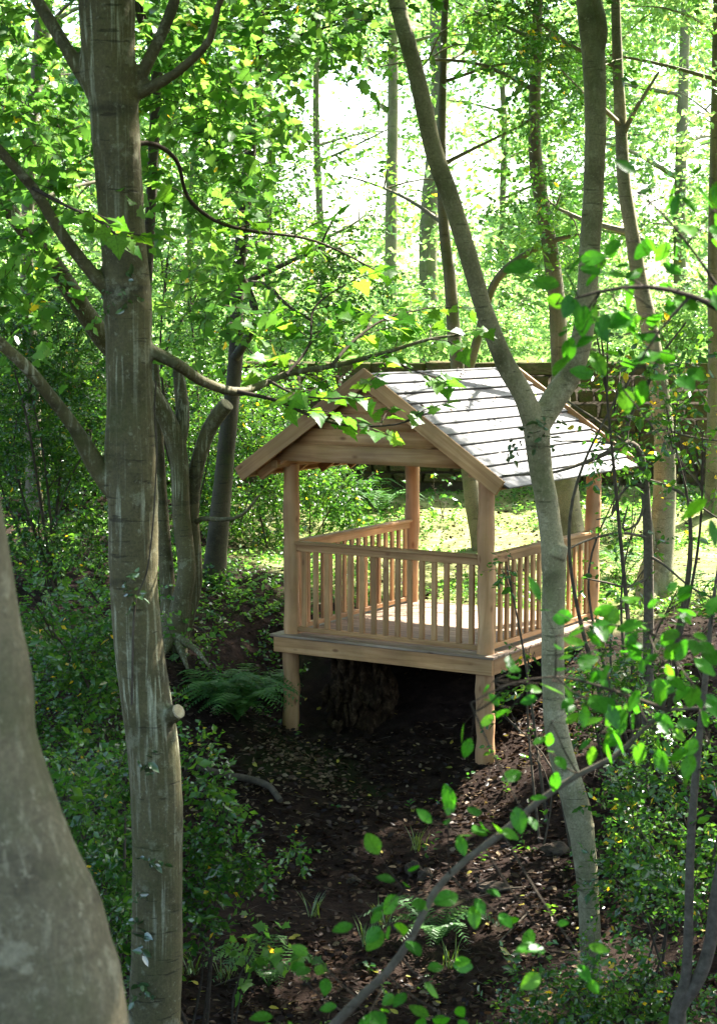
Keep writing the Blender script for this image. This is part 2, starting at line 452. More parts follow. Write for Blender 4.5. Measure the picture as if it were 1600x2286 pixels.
def H(x, y):
    x = np.atleast_1d(np.asarray(x, float)); y = np.atleast_1d(np.asarray(y, float))
    xc, yc = np.clip(x, -12, 12), np.clip(y, -6, 28)
    r2 = (xc[:, None] - CTRL[None, :, 0]) ** 2 + (yc[:, None] - CTRL[None, :, 1]) ** 2
    z = tps_k(r2) @ _W[:_n] + _W[_n] + _W[_n + 1] * xc + _W[_n + 2] * yc
    z = z + .05 * np.sin(x * 2.1 + 1.3 * np.sin(y * 1.1)) * np.sin(y * 1.7 + x * .6) + .025 * np.sin(x * 5.3 + y * 2.2) * np.sin(y * 4.1 - x * 1.9)
    z = np.where(y > WALL_Y + .25, UP_Z + .012 * np.clip(y - 28, 0, 60) + .04 * np.sin(x * 1.3) * np.sin(y), z)
    return z + CAMZ


def build_ground():
    xs = np.concatenate([[-400, -150, -60, -30, -18], np.arange(-12, 12.01, 0.12), [18, 30, 60, 150, 400]])
    ys = np.concatenate([[-200, -60, -20], np.arange(-6, 28.2, 0.12), [28.24]])
    X, Y = np.meshgrid(xs, ys)
    Z = H(X.ravel(), Y.ravel())
    v = np.stack([X.ravel(), Y.ravel(), Z], -1)
    n = len(xs)
    i, k = np.meshgrid(np.arange(len(ys) - 1), np.arange(n - 1), indexing='ij')
    f = np.stack([i * n + k, i * n + k + 1, (i + 1) * n + k + 1, (i + 1) * n + k], -1).reshape(-1, 4)
    n_ = np.array([noise.noise((p[0] * .7, p[1] * .7, 2.0)) + .5 * noise.noise((p[0] * 2.1, p[1] * 2.1, 5.0)) for p in v])
    clear = np.clip((v[:, 1] - 21.6 + n_ * 1.6 + np.clip(v[:, 0], -1.5, 2) * .8) / 1.2, 0, 1) * np.clip((v[:, 0] + 2.2 + n_) / 1.5, 0, 1)
    o = MB().add(v, f, clear).build('ground', M['soil'], smooth=True)
    tag(o, 'dark leaf-strewn soil of the wooded ravine', kind='structure')


build_ground()


def build_field():
    xs = np.concatenate([[-500, -200, -80, -30], np.arange(-14, 14.1, .5), [30, 80, 200, 500]])
    ys = np.concatenate([[28.1], np.arange(28.3, 40, .5), [45, 60, 90, 160, 300, 700]])
    X, Y = np.meshgrid(xs, ys)
    v = np.stack([X.ravel(), Y.ravel(), H(X.ravel(), np.maximum(Y.ravel(), 28.3))], -1)
    n = len(xs)
    i, k = np.meshgrid(np.arange(len(ys) - 1), np.arange(n - 1), indexing='ij')
    f = np.stack([i * n + k, i * n + k + 1, (i + 1) * n + k + 1, (i + 1) * n + k], -1).reshape(-1, 4)
    tag(MB().add(v, f).build('field', M['field'], smooth=True), 'sunlit grass on the upper level beyond the wall', kind='structure')


build_field()


def gz(x, y):
    return float(H(x, y)[0])


def gpoint(px, py):
    """Where the line of sight through a photo pixel meets the ground."""
    lo, hi = 2.0, 60.0
    prev = None
    for Y in np.arange(9.0, 40, .05):
        p = at(px, py, Y)
        if p[2] <= gz(p[0], p[1]):
            return np.array([p[0], p[1], gz(p[0], p[1])])
    return at(px, py, 30)


# ------------------------------------------------------------------ gaps carved in the canopy so sun lights chosen spots
DECKZ = CAMZ - 3.3435
PAV = (-0.7155, 19.3203, DECKZ)
PYAW = -0.5501
PW, PD = 2.347, 2.589
ex, ey = np.array([math.cos(PYAW), math.sin(PYAW), 0]), np.array([-math.sin(PYAW), math.cos(PYAW), 0])


def pav(x, y, z):
    return np.array(PAV) + ex * x + ey * y + np.array([0, 0, z])


GAPS = []
for yy in (0, .65, 1.3, 1.95, 2.55):
    for xx, zz in ((1.25, 2.75), (1.7, 2.45), (2.1, 2.2), (2.45, 2.0)):
        GAPS.append((pav(xx, yy, zz), .40))
for q in ((2.0, .6, .1), (2.2, 1.6, .1), (1.0, 2.4, .1), (1.4, 1.2, .1), (2.5, 2.3, .9), (2.4, .2, .8)):
    GAPS.append((pav(*q), .22))
for px, py, r in ((1000, 1200, 1.0), (1080, 1215, .8), (930, 1180, .7), (790, 1140, .6), (1560, 1300, .7), (1480, 1240, .5), (1090, 1975, .5), (1040, 1920, .38),
                  (1350, 2155, .38), (1170, 2030, .34), (1330, 1650, .38), (1560, 1480, .4), (760, 1700, .14), (1010, 1800, .12), (700, 1850, .12), (620, 2010, .1)):
    GAPS.append((gpoint(px, py), r, .22))
for x in np.arange(-5, 6, 1.1):
    GAPS.append((np.array([x, WALL_Y, CAMZ - .62]), .7))
for px, py, Y, r, *tm_ in ((700, 880, 10.0, .45), (820, 860, 10.0, .45), (900, 900, 10.0, .35), (640, 800, 10.2, .45), (760, 740, 10.4, .4), (870, 760, 10.5, .4), (560, 620, 11, .4), (700, 660, 10.6, .4),
                     (450, 270, 11, .5), (560, 80, 11.5, .5), (470, 420, 11, .4), (90, 200, 10.5, .5), (150, 420, 9.6, .4), (250, 500, 8.9, .3), (40, 560, 9.8, .3), (640, 540, 10.7, .4),
                     (1300, 1420, 4.9, .2), (1400, 1540, 4.9, .22), (1500, 1450, 4.9, .2), (1450, 1640, 15.2, .35, .3), (1400, 1800, 13.2, .3, .3), (1520, 1900, 13, .3, .3), (1560, 1600, 15.2, .35, .3), (1500, 1320, 17, .35, .3), (170, 1450, 14.5, .16, .3), (220, 1900, 12, .14, .3), (920, 2010, 4.9, .16), (1020, 1860, 4.9, .12), (1290, 2120, 4.9, .1), (1110, 1540, 4.9, .1), (950, 2200, 5, .1),
                     (1370, 660, 4.9, .3), (1300, 620, 4.9, .2), (1450, 780, 4.9, .25), (1540, 500, 4.9, .25),
                     (480, 1760, 12.5, .12), (480, 1930, 12.4, .2), (590, 2100, 12, .2), (1500, 750, 30, 1.5), (600, 700, 31, 1.5), (1050, 730, 31, 1.5), (150, 700, 32, 1.5), (900, 400, 36, 2.4), (700, 300, 38, 2.4), (1300, 350, 38, 2.2), (1450, 500, 36, 2.2), (560, 480, 38, 2.2), (420, 250, 40, 2.0), (1100, 500, 38, 2.2), (800, 600, 34, 1.8), (1180, 200, 40, 2.0), (1560, 200, 40, 2.0), (60, 350, 34, 2.0), (250, 550, 36, 2.0),
                     (1450, 900, 16.5, .6), (1400, 800, 16.5, .5), (1550, 850, 16.5, .5), (1420, 1150, 17, .4), (1500, 1600, 15, .35), (1400, 1750, 14, .3), (1500, 250, 21, .8), (640, 450, 22, .8), (1482, 1120, 21.5, .3), (1480, 980, 21.5, .3), (1462, 850, 21.5, .3), (1438, 700, 21.5, .3), (1470, 1240, 21.5, .3)):
    GAPS.append((at(px, py, Y), r, *tm_))
GP = np.array([g[0] for g in GAPS]); GR = np.array([g[1] for g in GAPS]); GT = np.array([g[2] if len(g) > 2 else .3 + 1.6 * g[1] for g in GAPS])


def sunny_keep(P, rng, keep=0.03):
    """False for points that stand between the sun and one of the gaps."""
    ok = np.ones(len(P), bool)
    for g, r, tm in zip(GP, GR, GT):
        d = P - g
        t = d @ SUN
        off = np.linalg.norm(d - t[:, None] * SUN, axis=1)
        ok &= ~((t > tm) & (off < r))
    return ok | (rng.random(len(P)) < keep)


# ------------------------------------------------------------------ leaf shapes and foliage
DIAM = (np.array([(0, 0, 0), (.42, -.30, .06), (1, 0, -.06), (.42, .30, .06)]), np.array([(0, 1, 2), (0, 2, 3)]))
OVAL = (np.array([(0, 0, 0), (.22, -.25, .05), (.62, -.24, .05), (1, 0, -.08), (.62, .24, .05), (.22, .25, .05)]), np.array([(0, 1, 2, 3), (0, 3, 4, 5)]))
_half = [(0.0, .04), (-.12, .16), (-.05, .36), (.08, .30), (.13, .33), (.20, .52), (.34, .40), (.42, .36), (.55, .22), (.62, .24), (.74, .14), (1.0, 0)]
_mv = [(.25, 0, .03)] + [(x, y, .02 + .05 * y - .1 * x * x) for x, y in _half] + [(x, -y, .02 + .05 * y - .1 * x * x) for x, y in reversed(_half[:-1])]
MAPL = (np.array(_mv), np.array([(0, i + 1, i) for i in range(1, len(_mv) - 1)] + [(0, 1, len(_mv) - 1)]))
_h5 = [(0, .03), (-.05, .34), (.2, .3), (.32, .48), (.55, .22), (1, 0)]
_m5 = [(.25, 0, .02)] + [(x, y, .03 * y) for x, y in _h5] + [(x, -y, .03 * y) for x, y in reversed(_h5[:-1])]
MAP5 = (np.array(_m5), np.array([(0, i + 1, i) for i in range(1, len(_m5) - 1)] + [(0, 1, len(_m5) - 1)]))


_h7 = [(0, .03), (-.10, .20), (.0, .40), (.12, .33), (.22, .52), (.38, .36), (.52, .24), (.66, .24), (1, 0)]
_m7 = [(.25, 0, .02)] + [(x, y, .04 * y - .08 * x * x) for x, y in _h7] + [(x, -y, .04 * y - .08 * x * x) for x, y in reversed(_h7[:-1])]
MAPS = (np.array(_m7), np.array([(0, i + 1, i) for i in range(1, len(_m7) - 1)] + [(0, 1, len(_m7) - 1)]))


def put_leaves(mb, T, pos, tip, nr, size, rnd):
    x = nrm(tip)
    z = nrm(nr - (nr * x).sum(1, keepdims=True) * x)
    y = np.cross(z, x)
    tv, tf = T
    v = pos[:, None] + size[:, None, None] * (tv[None, :, 0:1] * x[:, None] + tv[None, :, 1:2] * y[:, None] + tv[None, :, 2:3] * z[:, None])
    k = len(tv)
    f = (np.arange(len(pos)) * k)[:, None, None] + tf[None]
    mb.add(v.reshape(-1, 3), f.reshape(-1, tf.shape[1]), np.repeat(rnd, k))


def sprays(rng, C, D, n, L, leaf, flat=1.0, jit=0.55, droop=.15):
    K = len(C)
    t = (np.arange(n) + .6) / n
    t = t[None, :, None]
    D = nrm(D)
    S = nrm(np.cross(D, np.array([0, 0, 1.0]) + .2 * rng.standard_normal((K, 3))))
    LL = L * rng.uniform(.6, 1.3, (K, 1, 1))
    pos = C[:, None] + D[:, None] * LL * t
    pos[..., 2] -= droop * (LL * t * t)[..., 0]
    side = np.where(np.arange(n) % 2 == 0, 1., -1.)[None, :, None]
    tip = D[:, None] * .6 + S[:, None] * side * .9 + .35 * rng.standard_normal((K, n, 3))
    tip[..., 2] -= .25
    nr_ = np.array([0, 0, flat]) + jit * rng.standard_normal((K, n, 3)) + .35 * rng.standard_normal((K, 1, 3))
    size = leaf * rng.uniform(.6, 1.25, (K, n))
    base = rng.random((K, 1))
    rnd = np.clip(.75 * base + .25 * rng.random((K, n)), 0, .93)
    y = rng.random((K, n)) < .007
    rnd = np.where(y, 1.0, rnd)
    m = K * n
    return pos.reshape(m, 3), tip.reshape(m, 3), nr_.reshape(m, 3), size.ravel(), rnd.ravel()


def clump_sprays(rng, clumps, per):
    C, D = [], []
    for c in clumps:
        c = np.asarray(c, float)
        n = int(per * (c[6] if len(c) > 6 else 1))
        d = nrm(rng.standard_normal((n, 3)))
        r = rng.random(n)[:, None] ** .45
        off = d * r * c[3:6]
        C.append(c[:3] + off)
        D.append(d * .6 + .6 * rng.standard_normal((n, 3)) + np.array([0, 0, -.05]))
    return np.vstack(C), np.vstack(D)


SKY = ((790, 230, 150, 130), (760, 450, 130, 55), (1130, 210, 45, 40), (1250, 330, 35, 40), (1440, 430, 45, 40), (1545, 330, 50, 60), (430, 300, 40, 35), (640, 560, 60, 35), (930, 560, 60, 35), (1090, 420, 40, 50), (1500, 110, 45, 40), (640, 330, 35, 35), (290, 120, 30, 60), (1480, 620, 70, 60), (1015, 150, 55, 60), (120, 50, 90, 80), (1585, 250, 40, 90), (860, 330, 60, 60))


def foliage(name, mat, parent, clumps, per, n, L, leaf, T=DIAM, seed=0, flat=.8, jit=.6, gaps=True, twigs=None, keep=.03, yellow=None, vary=1.0, offview=False, sky=True):
    rng = np.random.default_rng(seed)
    C, D = clump_sprays(rng, clumps, per)
    if gaps:
        ok = sunny_keep(C + nrm(D) * L * .5, rng, keep)
        C, D = C[ok], D[ok]
    # keep leaves out of the near lens and out of the pavilion
    loc = C - np.array(PAV)
    lx, ly = loc @ ex, loc @ ey
    ok = ~((lx > -.55) & (lx < PW + .55) & (ly > -.6) & (ly < PD + .4) & (loc[:, 2] > -.5) & (loc[:, 2] < 3.0))
    ok &= ~((np.linalg.norm(C - np.array([0, 0, CAMZ]), axis=1) < 2.5))
    ok &= C[:, 2] > H(C[:, 0], C[:, 1]) + .03
    if sky:
        fw = C[:, 1] * CP - (C[:, 2] - CAMZ) * SP
        up_ = (C[:, 2] - CAMZ) * CP + C[:, 1] * SP
        u, v_ = 800 + FPX * C[:, 0] / np.maximum(fw, .1), 1143 - FPX * up_ / np.maximum(fw, .1)
        for a, b, c_, d_ in SKY:
            ok &= ~((((u - a) / c_) ** 2 + ((v_ - b) / d_) ** 2 < rng.uniform(.2, 1.2, len(u))) & (rng.random(len(u)) < .72) & (fw > 8))
    if offview:
        fw = C[:, 1] * CP - (C[:, 2] - CAMZ) * SP
        up_ = (C[:, 2] - CAMZ) * CP + C[:, 1] * SP
        u, v_ = 800 + FPX * C[:, 0] / np.maximum(fw, .1), 1143 - FPX * up_ / np.maximum(fw, .1)
        ok &= ~((fw > .5) & (u > -250) & (u < 1850) & (v_ > -250) & (v_ < 2500))
    C, D = C[ok], D[ok]
    mb = MB()
    if len(C) == 0:
        return None
    p, t, nn, s, r = sprays(rng, C, D, n, L, leaf, flat, jit)
    big = np.repeat(rng.choice([.7, .9, 1.0, 1.25, 1.6], len(C), p=[.2, .25, .25, .2, .1]), n)
    s = s * (1 + (big - 1) * vary)
    if yellow:
        r = np.where(rng.random(len(r)) < yellow, rng.uniform(.95, 1, len(r)), r)
    put_leaves(mb, T, p, t, nn, s, r)
    if twigs:
        E = C + nrm(D) * L
        S = nrm(np.cross(nrm(D), np.array([0, 0, 1.0]) + .01)) * twigs
        B2 = nrm(np.cross(S, nrm(D))) * twigs
        v = np.stack([C + S, C - S * .5 + B2, C - S * .5 - B2, E], 1)
        f = (np.arange(len(C)) * 4)[:, None, None] + np.array([(0, 1, 3), (1, 2, 3), (2, 0, 3)])[None]
        twm = MB().add(v.reshape(-1, 3), f.reshape(-1, 3))
        tw = twm.build('twigs', M['twig'], parent)
        tw['kind'] = 'stuff'
    o = mb.build(name, mat, parent)
    o['kind'] = 'stuff'
    return o


def remeshed(name, mb, mat, parent, voxel=0.014, bump=0.006, bscale=6.0, smooth=4):
    """One continuous skin over overlapping tubes."""
    me = mb.mesh(name + '_src', mat, parent.location[:])
    o = link(name, me, parent)
    r = o.modifiers.new('r', 'REMESH'); r.mode = 'VOXEL'; r.voxel_size = voxel; r.use_smooth_shade = True
    s = o.modifiers.new('s', 'SMOOTH'); s.factor = .5; s.iterations = smooth
    dg = bpy.context.evaluated_depsgraph_get()
    new = bpy.data.meshes.new_from_object(o.evaluated_get(dg))
    o.modifiers.clear()
    o.data = new
    new.name = name
    if not new.materials:
        new.materials.append(mat)
    n = len(new.vertices)
    co = np.zeros(n * 3, np.float32); new.vertices.foreach_get('co', co); co = co.reshape(-1, 3)
    no = np.zeros(n * 3, np.float32); new.vertices.foreach_get('normal', no); no = no.reshape(-1, 3)
    d = np.array([noise.noise((c[0] * bscale, c[1] * bscale, c[2] * bscale * .6)) + .4 * noise.noise((c[0] * 18, c[1] * 18, c[2] * 11)) for c in co])
    ring = np.array([max(0, noise.noise((c[0] * .6, c[1] * .6, c[2] * 6.0)) - .25) for c in co])
    co = co + no * (d * bump + ring * bump * 1.5)[:, None]
    new.vertices.foreach_set('co', co.astype(np.float32).ravel())
    new.polygons.foreach_set('use_smooth', np.ones(len(new.polygons), bool))
    new.update()
    return o


def px_path(pts, Y=None):
    """[(px,py,Y,width_px)] -> world points and radii."""
    P, R = [], []
    for q in pts:
        if len(q) == 3:
            x, y, w = q; yy = Y
        else:
            x, y, yy, w = q
        P.append(at(x, y, yy)); R.append(w / 2 / FPX * yy)
    return np.array(P), np.array(R)


def to_ground(P, R, flare=1.35, extra=.25):
    """Carry the lowest point of a trunk on down into the soil."""
    p0, p1 = P[0], P[1]
    g = gz(p0[0], p0[1])
    if p0[2] > g - .2:
        d = nrm(p0 - p1)
        d = np.array([d[0] * .4, d[1] * .4, min(d[2], -.5)])
        k = max(.05, (g - extra - p0[2]) / d[2])
        foot = p0 + d * k
        mid = (p0 + foot) / 2
        mid[:2] = p0[:2] * .6 + foot[:2] * .4
        P = np.vstack([foot, mid, P]); R = np.concatenate([[R[0] * flare], [R[0] * 1.06], R])
    return P, R


def grow_limbs(rng, P, R, zmin, n, length, spread=(0, 2 * math.pi), rise=.5, clump=.7, subs=2, ztop=None):
    """Limbs that leave a trunk above zmin; returns tubes and leaf clumps."""
    PP, RR = catmull(P, R, .2)
    idx = np.where(PP[:, 2] > zmin)[0]
    tubes, clumps = [], []
    if len(idx) == 0:
        return tubes, clumps
    for k in range(n):
        i = idx[int((k + rng.random()) / n * len(idx)) % len(idx)]
        a = rng.uniform(*spread)
        frac = (PP[i, 2] - zmin) / max(.5, PP[-1, 2] - zmin)
        Lk = length * (1.1 - .5 * frac) * rng.uniform(.65, 1.15)
        d = np.array([math.cos(a), math.sin(a), rise * rng.uniform(.3, 1.4)])
        d = d / np.linalg.norm(d)
        bend = np.array([rng.normal() * .25, rng.normal() * .25, -.12 + .2 * rng.normal()])
        s = PP[i]
        m1 = s + d * Lk * .35
        m2 = s + d * Lk * .7 + bend * Lk * .3
        e = s + d * Lk + bend * Lk * .75
        if not sunny_keep(np.array([m1, (m1 + m2) / 2, m2, (m2 + e) / 2, e]), rng, 0).all() and rng.random() < .85:
            continue
        r0 = min(RR[i] * .5, .02 + .016 * Lk)
        tubes.append((np.array([s, m1, m2, e]), np.array([r0, r0 * .7, r0 * .45, r0 * .15])))
        for c, w in ((m1 * .3 + m2 * .7, .7), (e, 1.0)):
            rr = clump * rng.uniform(.7, 1.3)
            clumps.append((*c, rr, rr, rr * .6, w))
        for _ in range(subs):
            b = m1 * .4 + m2 * .6 if rng.random() < .5 else m2
            q = b + np.array([rng.normal(), rng.normal(), rng.normal() * .5 + .15]) * Lk * .3
            tubes.append((np.array([b, (b + q) / 2 + np.array([0, 0, .06 * Lk]), q]), np.array([r0 * .4, r0 * .28, r0 * .08])))
            rr = clump * rng.uniform(.6, 1.1)
            clumps.append((*q, rr, rr, rr * .6, .8))
    return tubes, clumps


# ------------------------------------------------------------------ stone wall behind the pavilion
def blob_box(seed, rough=.06, sub=1):
    bm = bmesh.new()
    bmesh.ops.create_cube(bm, size=1.0)
    bmesh.ops.bevel(bm, geom=bm.edges[:], offset=.09, segments=1, affect='EDGES')
    rg = random.Random(seed)
    for v in bm.verts:
        v.co += Vector((rg.uniform(-1, 1), rg.uniform(-1, 1), rg.uniform(-1, 1))) * rough
    me = bpy.data.meshes.new('stone')
    bm.to_mesh(me); bm.free()
    return me


def build_wall():
    w = thing('garden_wall', 'long mossy sandstone retaining wall with sunlit coping behind the pavilion', 'wall', (0, WALL_Y, gz(0, WALL_Y - .3)))
    w['kind'] = 'thing'
    base = w.location[2]
    top = CAMZ - .82
    mb = MB()
    for x0, x1 in ((-9, 9),):
        v = np.array([(x, y, z) for x in (x0, x1) for y in (WALL_Y - .1, WALL_Y + .24) for z in (base - .6, top)])
        mb.add(v, [(0, 1, 3, 2), (4, 6, 7, 5), (0, 4, 5, 1), (2, 3, 7, 6), (1, 5, 7, 3), (0, 2, 6, 4)])
    mb.build('mortar_core', M['mortar'], w)
    var = [blob_box(i) for i in range(8)]
    for m_ in var:
        m_.materials.append(M['stone'])
    rg = random.Random(5)
    z = top
    rows = 0
    while z > base - .25 and rows < 8:
        h = rg.uniform(.17, .26)
        x = -5.7 + rg.uniform(-.3, 0)
        while x < 5.8:
            L = rg.uniform(.24, .52)
            o = link('stone', var[rg.randrange(8)], w)
            o.location = (x + L / 2 - w.location[0], -.10 + rg.uniform(-.02, .015), z - h / 2 - base)
            o.scale = (L - .04, .16 + rg.uniform(0, .05), h - .035)
            o.rotation_euler = (rg.choice((0, math.pi)), rg.uniform(-.015, .015), rg.uniform(-.02, .02))
            x += L
        z -= h
        rows += 1
    x = -6.4
    while x < 6.4:
        L = rg.uniform(.5, .85)
        o = link('coping_stone', var[rg.randrange(8)], w)
        o.location = (x + L / 2, .06, top + .095 - base)
        o.scale = (L - .02, .48, .19 + rg.uniform(-.01, .03))
        o.rotation_euler = (rg.uniform(-.03, .03), rg.uniform(-.02, .02), rg.uniform(-.02, .02))
        x += L


build_wall()

# ------------------------------------------------------------------ the pavilion
BOX = {}


def box_mesh(L, W, T, mat, bev=.004):
    key = (round(L, 3), round(W, 3), round(T, 3), mat.name)
    if key not in BOX:
        bm = bmesh.new()
        bmesh.ops.create_cube(bm, size=1.0)
        bmesh.ops.scale(bm, vec=(L, W, T), verts=bm.verts)
        bmesh.ops.bevel(bm, geom=bm.edges[:], offset=min(bev, T * .2), segments=1, affect='EDGES')
        me = bpy.data.meshes.new('board')
        bm.to_mesh(me); bm.free()
        me.materials.append(mat)
        BOX[key] = me
    return BOX[key]


def board(name, parent, a, b, w, t, mat, up=(0, 0, 1), bev=.004):
    """A board from a to b (parent space): w across 'side', t along 'up'."""
    a, b = Vector(a), Vector(b)
    x = (b - a); L = x.length; x.normalize()
    u = Vector(up)
    y = u.cross(x).normalized()
    z = x.cross(y)
    m = Matrix((x, y, z)).transposed().to_4x4()
    m.translation = (a + b) / 2
    return link(name, box_mesh(L, w, t, mat, bev), parent, mat4=m)


def log_post(name, parent, x, y, z0, z1, r, seed, mat):
    mb = MB()
    rg = random.Random(seed)
    n = 14
    P = [(x + .005 * math.sin(seed + k * .4), y + .005 * math.cos(seed * 2 + k * .5), z0 + (z1 - z0) * k / n) for k in range(n + 1)]
    R = [r * (1 + .05 * math.sin(k * 1.3 + seed) + rg.uniform(-.025, .025)) for k in range(n + 1)]
    mb.tube(P, R, sides=20, step=.05, rough=.04, seed=seed * 3.1)
    o = link(name, mb.mesh(name, mat, (x, y, z0), True), parent, loc=(x, y, z0))
    return o


def build_pavilion():
    r = thing('timber_pavilion', 'open pale timber pavilion with gabled board roof and balustrade on round log legs', 'pavilion', PAV, rz=PYAW)
    W, D = PW, PD
    wd = M['wood']
    corners = [(0, 0), (W, 0), (W, D), (0, D)]
    low = [-1.075, -1.135, -.45, -.45]
    for k, (x, y) in enumerate(corners):
        log_post('post', r, x, y, -.012, 1.83, .086, k + 1, M['post'])
        lg = log_post('leg', r, x - (.015 if k == 0 else 0), y, low[k], -.19, .088 if k != 1 else .098, k + 11, M['post'])
        mb = MB().tube([(0, 0, -.14), (0, 0, .01)], [.105, .093], sides=18, step=.1)
        link('footing', mb.mesh('footing', M['footing'], (0, 0, 0), True), lg)
    # deck
    n = 24
    y0, y1 = -.175, D + .14
    pw = (y1 - y0) / n
    for k in range(n):
        yy = y0 + pw * (k + .5)
        board('deck_board', r, (-.175, yy, -.014), (W + .175, yy, -.014), pw - .007, .028, M['deck'])
    zb = -.0315 - .082
    board('rim_beam', r, (-.145, -.122, zb), (W + .145, -.122, zb), .045, .164, wd)
    board('rim_beam', r, (-.145, D + .10, zb), (W + .145, D + .10, zb), .045, .164, wd)
    for x in (-.122, W + .122):
        board('rim_beam', r, (x, -.0985, zb), (x, D + .0765, zb), .045, .164, wd)
    for k in range(1, 5):
        x = W * k / 5
        board('joist', r, (x, -.098, zb), (x, D + .076, zb), .045, .15, wd)
    # balustrades: front and two sides, the far side is the way in
    def rail(p, q, nb):
        p, q = Vector((*p, 0)), Vector((*q, 0))
        d = (q - p).normalized()
        a, b = p + d * .06, q - d * .06
        up = Vector((0, 0, 1))
        cap = board('handrail', r, a + up * .985, b + up * .985, .105, .032, wd)
        board('top_rail', r, a + up * .931, b + up * .931, .045, .074, wd)
        board('bottom_rail', r, a + up * .052, b + up * .052, .06, .05, wd)
        a, b = p + d * .09, q - d * .09
        side = up.cross(d)
        for k in range(nb):
            c = a + (b - a) * ((k + .5) / nb)
            board('baluster', r, c + up * .0785, c + up * .8925, .034, .058, wd, up=d)
    rail((0, 0), (W, 0), 15)
    rail((0, 0), (0, D), 16)
    rail((W, 0), (W, D), 16)
    # roof frame
    az, tx, tz, of, ob = 2.845, 1.5865, 1.772, .442, .27
    run = math.hypot(tx, az - tz)
    sx, sz = tx / run, (az - tz) / run
    for x in (-.0, W):
        board('wall_plate', r, (x, -.33, 1.875), (x, D + .2, 1.875), .075, .13, wd)
    board('ridge_beam', r, (W / 2, -.33, 2.70), (W / 2, D + .2, 2.70), .05, .16, wd)
    for k in range(6):
        yy = -.25 + (D + .38) * k / 5
        for s in (-1, 1):
            nv = Vector((s * sz, 0, sx))
            a = Vector((W / 2 + s * .03, yy, az - .02)) - nv * .135
            b = Vector((W / 2 + s * (tx - .1), yy, tz + .1 * sz / sx - .02)) - nv * .135
            board('rafter', r, a, b, .045, .1, wd, up=nv)
    # sheathing under the roof boards and the boards themselves
    courses = 11
    for s in (-1, 1):
        nv = Vector((s * sz, 0, sx)); dn = Vector((s * sx, 0, -sz))
        top = Vector((W / 2, 0, az))
        for k in range(4):
            c = top + dn * (run * (k + .5) / 4) - nv * .068
            board('sheathing_board', r, c + Vector((0, -of + .05, 0)), c + Vector((0, D + ob - .05, 0)), run / 4 - .004, .02, wd, up=nv)
        cw = (run + .03) / courses
        for k in range(courses):
            rg = random.Random(k * 7 + s)
            u = nv + dn * (-.13)
            u.normalize()
            c = top + dn * (cw * (k + .5) + .01) - nv * (.026 + rg.uniform(0, .004))
            y_a, y_b = -of + .036, D + ob - .036 - rg.uniform(0, .02)
            cuts = [y_a, y_a + (y_b - y_a) * rg.uniform(.25, .75), y_b]
            for j in range(len(cuts) - 1):
                board('roof_board', r, c + Vector((0, cuts[j] + .001, 0)), c + Vector((0, cuts[j + 1] - .001, 0)), cw + .032, .02, M['roof'], up=u)
        for yy in (-of, D + ob):
            a = Vector((W / 2 + s * .0, yy, az + .035)) - nv * .085
            b = a + dn * (run + .015)
            board('bargeboard', r, a + dn * .001, b, .034, .165, wd, up=nv)
        # fascia strip and rounded rafter feet under the eave
        e = top + dn * (run - .06) - nv * .095
        board('eave_fascia', r, e + Vector((0, -of + .06, 0)), e + Vector((0, D + ob - .06, 0)), .03, .05, wd, up=nv)
        for yy in (-.12, D / 2, D + .12):
            mb = MB()
            th = np.linspace(0, math.pi, 11)
            cx, cz = W / 2 + s * (tx - .16), tz + .02
            v = [(cx + .1 * math.cos(t), yy + dy, cz - .075 * math.sin(t)) for dy in (-.03, .03) for t in th]
            m_ = len(th)
            mb.add(v, [(i, i + 1, m_ + i + 1, m_ + i) for i in range(m_ - 1)])
            mb.v.append(np.array(v)); mb.f.append(np.array([list(range(m_))]) + mb.n); mb.r.append(np.full(2 * m_, .5)); mb.f.append(np.array([list(range(2 * m_ - 1, m_ - 1, -1))]) + mb.n); mb.n += 2 * m_
            link('rafter_foot', mb.mesh('rafter_foot', wd), r)
    # gable cladding, boards cut to the slope, front and back
    slope = (az - tz) / tx
    for yy in (-of + .10, D + ob - .10):
        z = 1.895
        k = 0
        while z < az - .2:
            h = .165 if k else .185
            z2 = min(z + h - .004, az - .16)
            hw = lambda zz: (az - .115 - zz) / slope
            a, b = hw(z), hw(z2)
            c = W / 2
            t0, t1 = yy - .012 - (.004 if k % 2 else 0), yy + .012
            v = [(c - a, t0, z), (c + a, t0, z), (c + b, t0, z2), (c - b, t0, z2), (c - a, t1, z), (c + a, t1, z), (c + b, t1, z2), (c - b, t1, z2)]
            f = [(0, 1, 2, 3), (5, 4, 7, 6), (4, 5, 1, 0), (3, 2, 6, 7), (1, 5, 6, 2), (4, 0, 3, 7)]
            o = MB().add(v, f).mesh('gable_board', wd)
            link('gable_board', o, r)
            z += h
            k += 1
    return r


build_pavilion()

def roof_leaves():
    rng = np.random.default_rng(70)
    k = 70
    u = rng.random(k); yy = rng.uniform(-.35, PD + .2, k)
    x = PW / 2 + 1.5865 * u
    z = 2.845 - (2.845 - 1.772) * u + .012
    P = np.array(PAV) + x[:, None] * ex + yy[:, None] * ey + np.stack([np.zeros(k), np.zeros(k), z], -1)
    nv = ex * .559 + np.array([0, 0, .829])
    t = rng.standard_normal((k, 3))
    mb = MB()
    put_leaves(mb, OVAL, P, t - (t @ nv)[:, None] * nv, np.repeat(nv[None], k, 0) + .25 * rng.standard_normal((k, 3)), rng.uniform(.03, .07, k), rng.uniform(.1, 1, k))
    tag(mb.build('roof_leaves', M['litter']), 'few fallen leaves lying on the pale roof boards', 'fallen leaves', kind='stuff')


roof_leaves()

